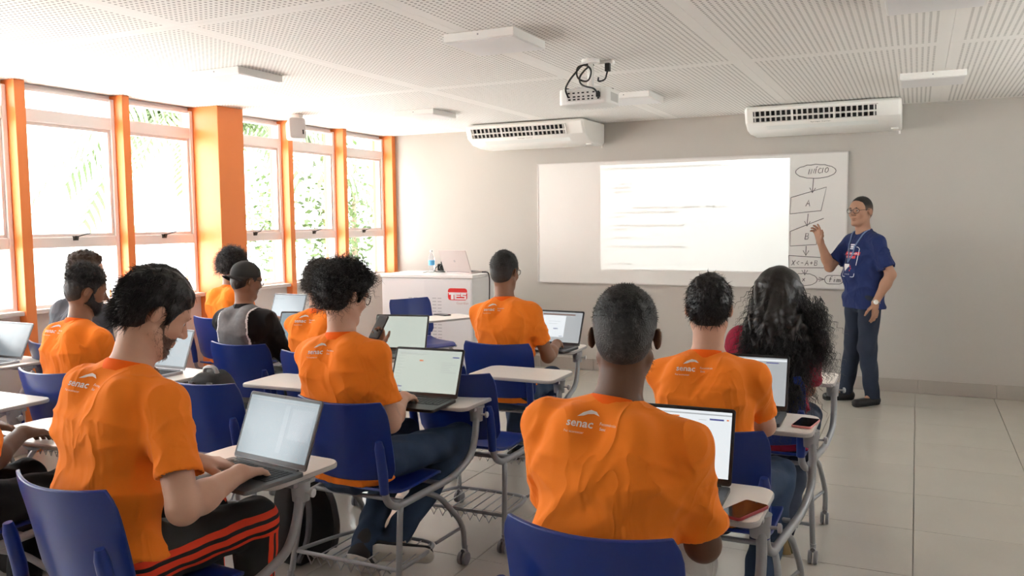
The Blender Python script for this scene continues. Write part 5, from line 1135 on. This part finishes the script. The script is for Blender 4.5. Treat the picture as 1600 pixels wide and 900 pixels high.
person('P2', 'full-bearded person in orange T-shirt with faded sides, near the grey shirted one', l, r_, hipy=-0.1, s=0.945, l0=-3, l1=11.8, nl=19.8, dx=0, tilt=0, hyaw=-22, hpitch=14, sk='brown', vox=.007, hair=dict(m=H_BLK, th=.008, top=.030, amp=.005, freq=80, len=.022, n=2600, curl=.003, seg=4, fade=.03), beard=dict(m=H_BLK, t=.006, n=1500), HR=kbd('P2', .06, -.12), HL=kbd('P2', -.1, -.12), handR=TYR, handL=TYL, seed=10, bottom=F_PGR2)
l, r_ = at_chair('P3')
person('P3', 'person in dark grey T-shirt with curly brown hair in front of the window', l, r_, hipy=-0.092, s=0.989, l0=-1.9, l1=14.2, nl=15.9, dx=0.006, tilt=0.5, hyaw=-30, hpitch=4, sk='light', vox=.008, top=F_GREY, collar=F_GREY, logo=False, hair=curly(H_BRN2, top=.028, th=.014, len=.025, n=2200), glasses=dict(w=1.), seed=11, bottom=F_JEAN2)
l, r_ = at_chair('P4')
person('P4', 'person in orange T-shirt with bushy black curls beside the widest pillar', l, r_, hipy=-0.11, s=0.935, l0=-4.6, l1=11.7, nl=15.2, dx=0, tilt=0, hyaw=-14, hpitch=16, sk='brown', vox=.008, hair=curly(H_BLK, top=.042, th=.026, n=2600), HR=kbd('P4', .07, -.11), HL=kbd('P4', -.1, -.12), handR=TYR, handL=TYL, seed=12, logo=False, bottom=F_PGR2)
l, r_ = at_chair('P5')
def raglan(x, y, z):
    ax = np.abs(x); edge = .105-.32*np.maximum(0, -z-.02)*.25+.10*np.clip(-z-.05, 0, .4); g = ax-edge
    return np.where(g > .009, 1, np.where(g > 0, 2, 0))
P5 = person('P5', 'person in grey and black sweatshirt with a black cap worn backwards', l, r_, hipy=-0.127, s=0.92, l0=-8, l1=5, nl=15.3, dx=-0.033, tilt=-2, hyaw=-20, hpitch=12, sk='brown', vox=.007, top=F_MEL, collar=F_BLK, region=raglan, mats_top=[F_MEL, F_BLK, F_WHT], sleeve=1.5, logo=False, hair=dict(m=H_FADE, th=.005, top=.005, amp=.0005, n=0), glasses=dict(w=1.05), HR=kbd('P5', .12, -.11), HL=kbd('P5', -.1, -.12), handR=TYR, handL=TYL, bottom=F_PGR2, seed=13, shoes=olive_sh)
l, r_ = at_chair('P6')
PHW = V(-2.79, 4.05, .93)
P6 = person('P6', 'person in orange T-shirt with brown curls holding up a phone', l, r_, hipy=-0.123, s=0.925, l0=-6.6, l1=7.4, nl=13.3, dx=-0.028, tilt=-1.8, hyaw=-8, hpitch=14, sk='tan', vox=.007, hair=curly(H_BRN, top=.03, th=.016, len=.03), HR=PHW+V(.0, -.01, -.045), handR=dict(f=V(-.1, .5, .8), n=V(0, .85, -.5), curl=.9, spread=.4), HL=kbd('P6', -.1, -.12), handL=TYL, seed=14, bottom=F_JEAN)

# ---- held phone
ph = phone(0, 0, 0, 0, 'dark phone held up in front of the pale-screened laptop', mat('case_black', (.03, .03, .032)))
ph.location = PHW+V(0, -.012, 0); ph.rotation_euler = (R(52), 0, R(-8))

# ---- black cap worn backwards
def cap(p):
    hp, hs, Hm, hd, root = p['hp'], p['hsz'], p['Hm'], p['hd'], p['root']; G = Field(hd-.2, hd+.22, .005)
    he = lambda r: np.array(r)*hs
    G.ell(hp(0, -.012, .045), he((.086, .107, .094)), Hm, .01); P = (G.allP()-hd)@Hm/hs; G.a = np.maximum(G.a, ((.030+.12*P[..., 1]-P[..., 2])*hs).astype(np.float32))
    cm = mat('cap_black', (.012, .012, .013), .8, var=.15, bump=.2, bscale=30, bdist=.002); vs, F = G.mesh(); o = np_mesh('cap', vs, F, cm, root)
    def fn(u, v): a = u*1.05; r0 = .098+.062*v*(1-.25*u*u); return tuple(hp(.082*math.sin(a)*(1+.05*v), -.012-r0*math.cos(a*.85)*1.06+.02*abs(u), .022-.012*v-.022*u*u))
    sheet(fn, 13, 5, .004).build('brim', cm, o, smooth=60); MB().lathe([(.008, 0), (.006, .005), (.001, .007)], hp(0, -.012, .138), Hm@V(0, 0, 1), 10).build('button', cm, o)
cap(P5)

# ---- long curly hair
def long_hair(p):
    hp, hs, Hm, hd, root, c7, X, Yf, ud = [p[k] for k in ('hp', 'hsz', 'Hm', 'hd', 'root', 'c7', 'X', 'Yf', 'ud')]; rng = np.random.default_rng(21)
    G = Field(hd-V(.32, .3, .62), hd+V(.36, .25, .22), .007); he = lambda r: np.array(r)*hs
    G.ell(hp(0, -.014, .040), he((.098, .118, .108)), Hm, .02); G.cone(hp(0, -.05, -.0), c7-Yf*.085-ud*.06+X*.02, .098, .112, .05, (X, 1.16)); G.cone(c7-Yf*.10-ud*.05+X*.025, c7-Yf*.12-ud*.33+X*.05, .100, .058, .04, (X, 1.45))
    P = G.allP(); q = P-hd; ph = rng.uniform(0, 6.28, 6)
    nz = np.sin(55*q[..., 0]+3*np.sin(30*q[..., 2]+ph[0]))*np.sin(60*q[..., 1]+2*np.sin(40*q[..., 2]+ph[1]))+.8*np.sin(38*q[..., 2]+4*np.sin(45*q[..., 0]+ph[2])); G.a -= (.008*nz*np.clip(.6-q[..., 2]*4, .15, 1)).astype(np.float32)
    L = (q@Hm)/hs; face = (np.sqrt((L[..., 0]/.066)**2+((L[..., 2]+.02)/.10)**2)-1)*.06; G.a = np.maximum(G.a, np.where(L[..., 1] > .045, -face, -.1).astype(np.float32)); G.a = np.maximum(G.a, ((L[..., 1]-.10)*hs).astype(np.float32))
    vs, F = G.mesh(); o = np_mesh('long_hair', vs, F, H_LONG, root); N = vnormals(vs, F); lp = vs-hd
    m = np.where((lp[:, 2] < .06))[0]; n = 2600; i = rng.choice(m, n); D = N[i]*.25+rng.normal(0, .18, (n, 3))+np.array([0, 0, -1.]); D[:, 0] += .3*lp[i, 0]
    v2, F2 = strands(rng, vs[i]-N[i]*.004, D, rng.uniform(.08, .20, n), .0020, 14, .0075, .036, 0.); np_mesh('hair_strands', v2, F2, H_LONG, o)['kind'] = 'stuff'
    n = 420; base = c7-Yf*.10; Pn = np.array([base+X*(.08+.12*rng.random()+.05*t_)-Yf*rng.uniform(-.05, .06)-ud*(-.12+.24*t_) for t_ in rng.random(n)]); D = rng.normal(0, .15, (n, 3))+np.array(X)*.25+np.array([0, 0, -1.])
    v2, F2 = strands(rng, Pn, D, rng.uniform(.10, .20, n), .0022, 20, .009, .036, 0.); np_mesh('hair_ringlets', v2, F2, H_LONG, o)['kind'] = 'stuff'
long_hair(P11)

# ---- canvas sneaker details for the mop-haired student
# ---- the teacher
def teacher():
    rz = 128; loc = (-.385, 7.50)
    p = person('T', 'standing teacher in navy T-shirt and jeans gesturing beside the whiteboard', loc, rz, s=.985, stand=True, l0=-3, l1=4, nl=14, hyaw=18, hpitch=0, sk='tan', vox=.006, top=F_NAVY, collar=F_NAVY, bottom=F_JEAN2, sleeve=.78, logo=False, belly=.018, hair=dict(m=H_GRZ, th=.0025, top=.006, amp=.0004, len=.005, n=2500, r=.0007, drop=-.008, fade=.055, low=(.15, .085, .058), fw=.03), glasses=dict(w=1.), HR=V(-.745, 7.42, 1.43), handR=dict(f=V(-.25, -.1, .95), n=V(.6, .75, 0), curl=[.25, .5, .65, .75], spread=1., world=True), HL=V(-.285, 7.33, .76), handL=dict(f=V(.02, 0, -1), n=V(.75, -.5, 0), curl=.35, spread=.4, world=True), poleR=V(.2, -.3, -1), poleL=V(-.6, -.6, 0), ank=[(.14, .05, .085), (-.10, -.03, .085)], seed=20, wr=1.03, hs=1.03)
    root, c7, X, Yf, ud = p['root'], p['c7'], p['X'], p['Yf'], p['ud']; vs, F = p['shirt']; O = c7-ud*.0+Yf*.6
    U = -X   # seen from the front, the wearer's right is on the left
    wh = mat('print_pale', (.70, .72, .78), .6, var=.03); rd = mat('print_red', (.65, .03, .05), .6, var=.03)
    W = []; rr = rrect(.155, .24, .018, 3, 0, -.25); W += polyline2(rr+[rr[0]], .005)
    for y in (-.355,): W += place_text('* * *', .03, 0, y)
    W += [quad(-.03, .03, -.118, -.108, 2), quad(-.022, .022, -.138, -.122, 2), quad(-.036, .036, -.150, -.142, 2)]
    W += place_text('PROGRAMADOR', .019, -.01, -.185, True) + place_text('DO FUTURO', .016, -.02, -.212, True)
    Rr = [quad(-.10, .085, -.1975, -.1725, 5), quad(-.085, .05, -.2235, -.2015, 5)]+[quad(.03+.012*k, .04+.012*k, -.29-.016*j, -.28-.016*j) for k in range(2) for j in range(3) if (j+k) % 2 == 0]
    project_marks('shirt_print_red', vs, F, Rr, O, U, ud, -Yf, rd, root, .0018); project_marks('shirt_print', vs, F, W, O, U, ud, -Yf, wh, root, .0032)
    # lanyard and badge lie on the chest
    bvh = BVHTree.FromPolygons([tuple(v) for v in vs], [tuple(f) for f in F]); lan = mat('lanyard_blue', (.16, .24, .42), .6, var=.25, vscale=70); bot = (-.012, -.255)
    for q in (1, -1):
        pts = []
        for k in range(14):
            t = k/13; a = (q*.075*(1-t)**.8+bot[0]*t, -.015*(1-t)+bot[1]*t); h = bvh.ray_cast(Vector(O+U*a[0]+ud*a[1]), Vector(-Yf), 1.)
            if h[0] is not None: pts.append(np.array(h[0])+Yf*.006)
        if len(pts) > 2: MB().tube([c7+X*(-q)*.07+ud*.0-Yf*.0]+pts, .0055, 6).build('lanyard', lan, root, smooth=70)
    b0 = pts[-1]+Yf*.008; bd = MB(); bd.box(b0-ud*.055, (.062, .004, .088), np.stack([X, Yf, ud], 1)); bd.build('badge', mat('badge_card', (.78, .78, .76), .35, var=.03), root, bevel=.002)
    # watch
    S, E, Wr, ff, nn, ho = p['A'][-1]; d = nrm(Wr-E); c = Wr-d*.012; m = MB(); u = nrm(np.cross(d, V(0, 0, 1) if abs(d[2]) < .9 else V(1, 0, 0))); w_ = np.cross(d, u)
    m.tube([c+(u*math.cos(a)+w_*math.sin(a))*.031 for a in np.linspace(0, 2*math.pi, 21)[:-1]], .006, 6, closed=True); wo = m.build('watch', mat('watch_steel', (.62, .61, .58), .25, .7, var=.05), root, smooth=60)
    nq = Yf*.6-X*.8; nq = nrm(nq-d*np.dot(nq, d)); MB().lathe([(.019, -.004), (.019, .006), (.016, .008)], c+nq*.031, nq, 18).build('dial', mat('watch_dial', (.8, .8, .78), .2, var=.02), wo, smooth=40)
teacher()
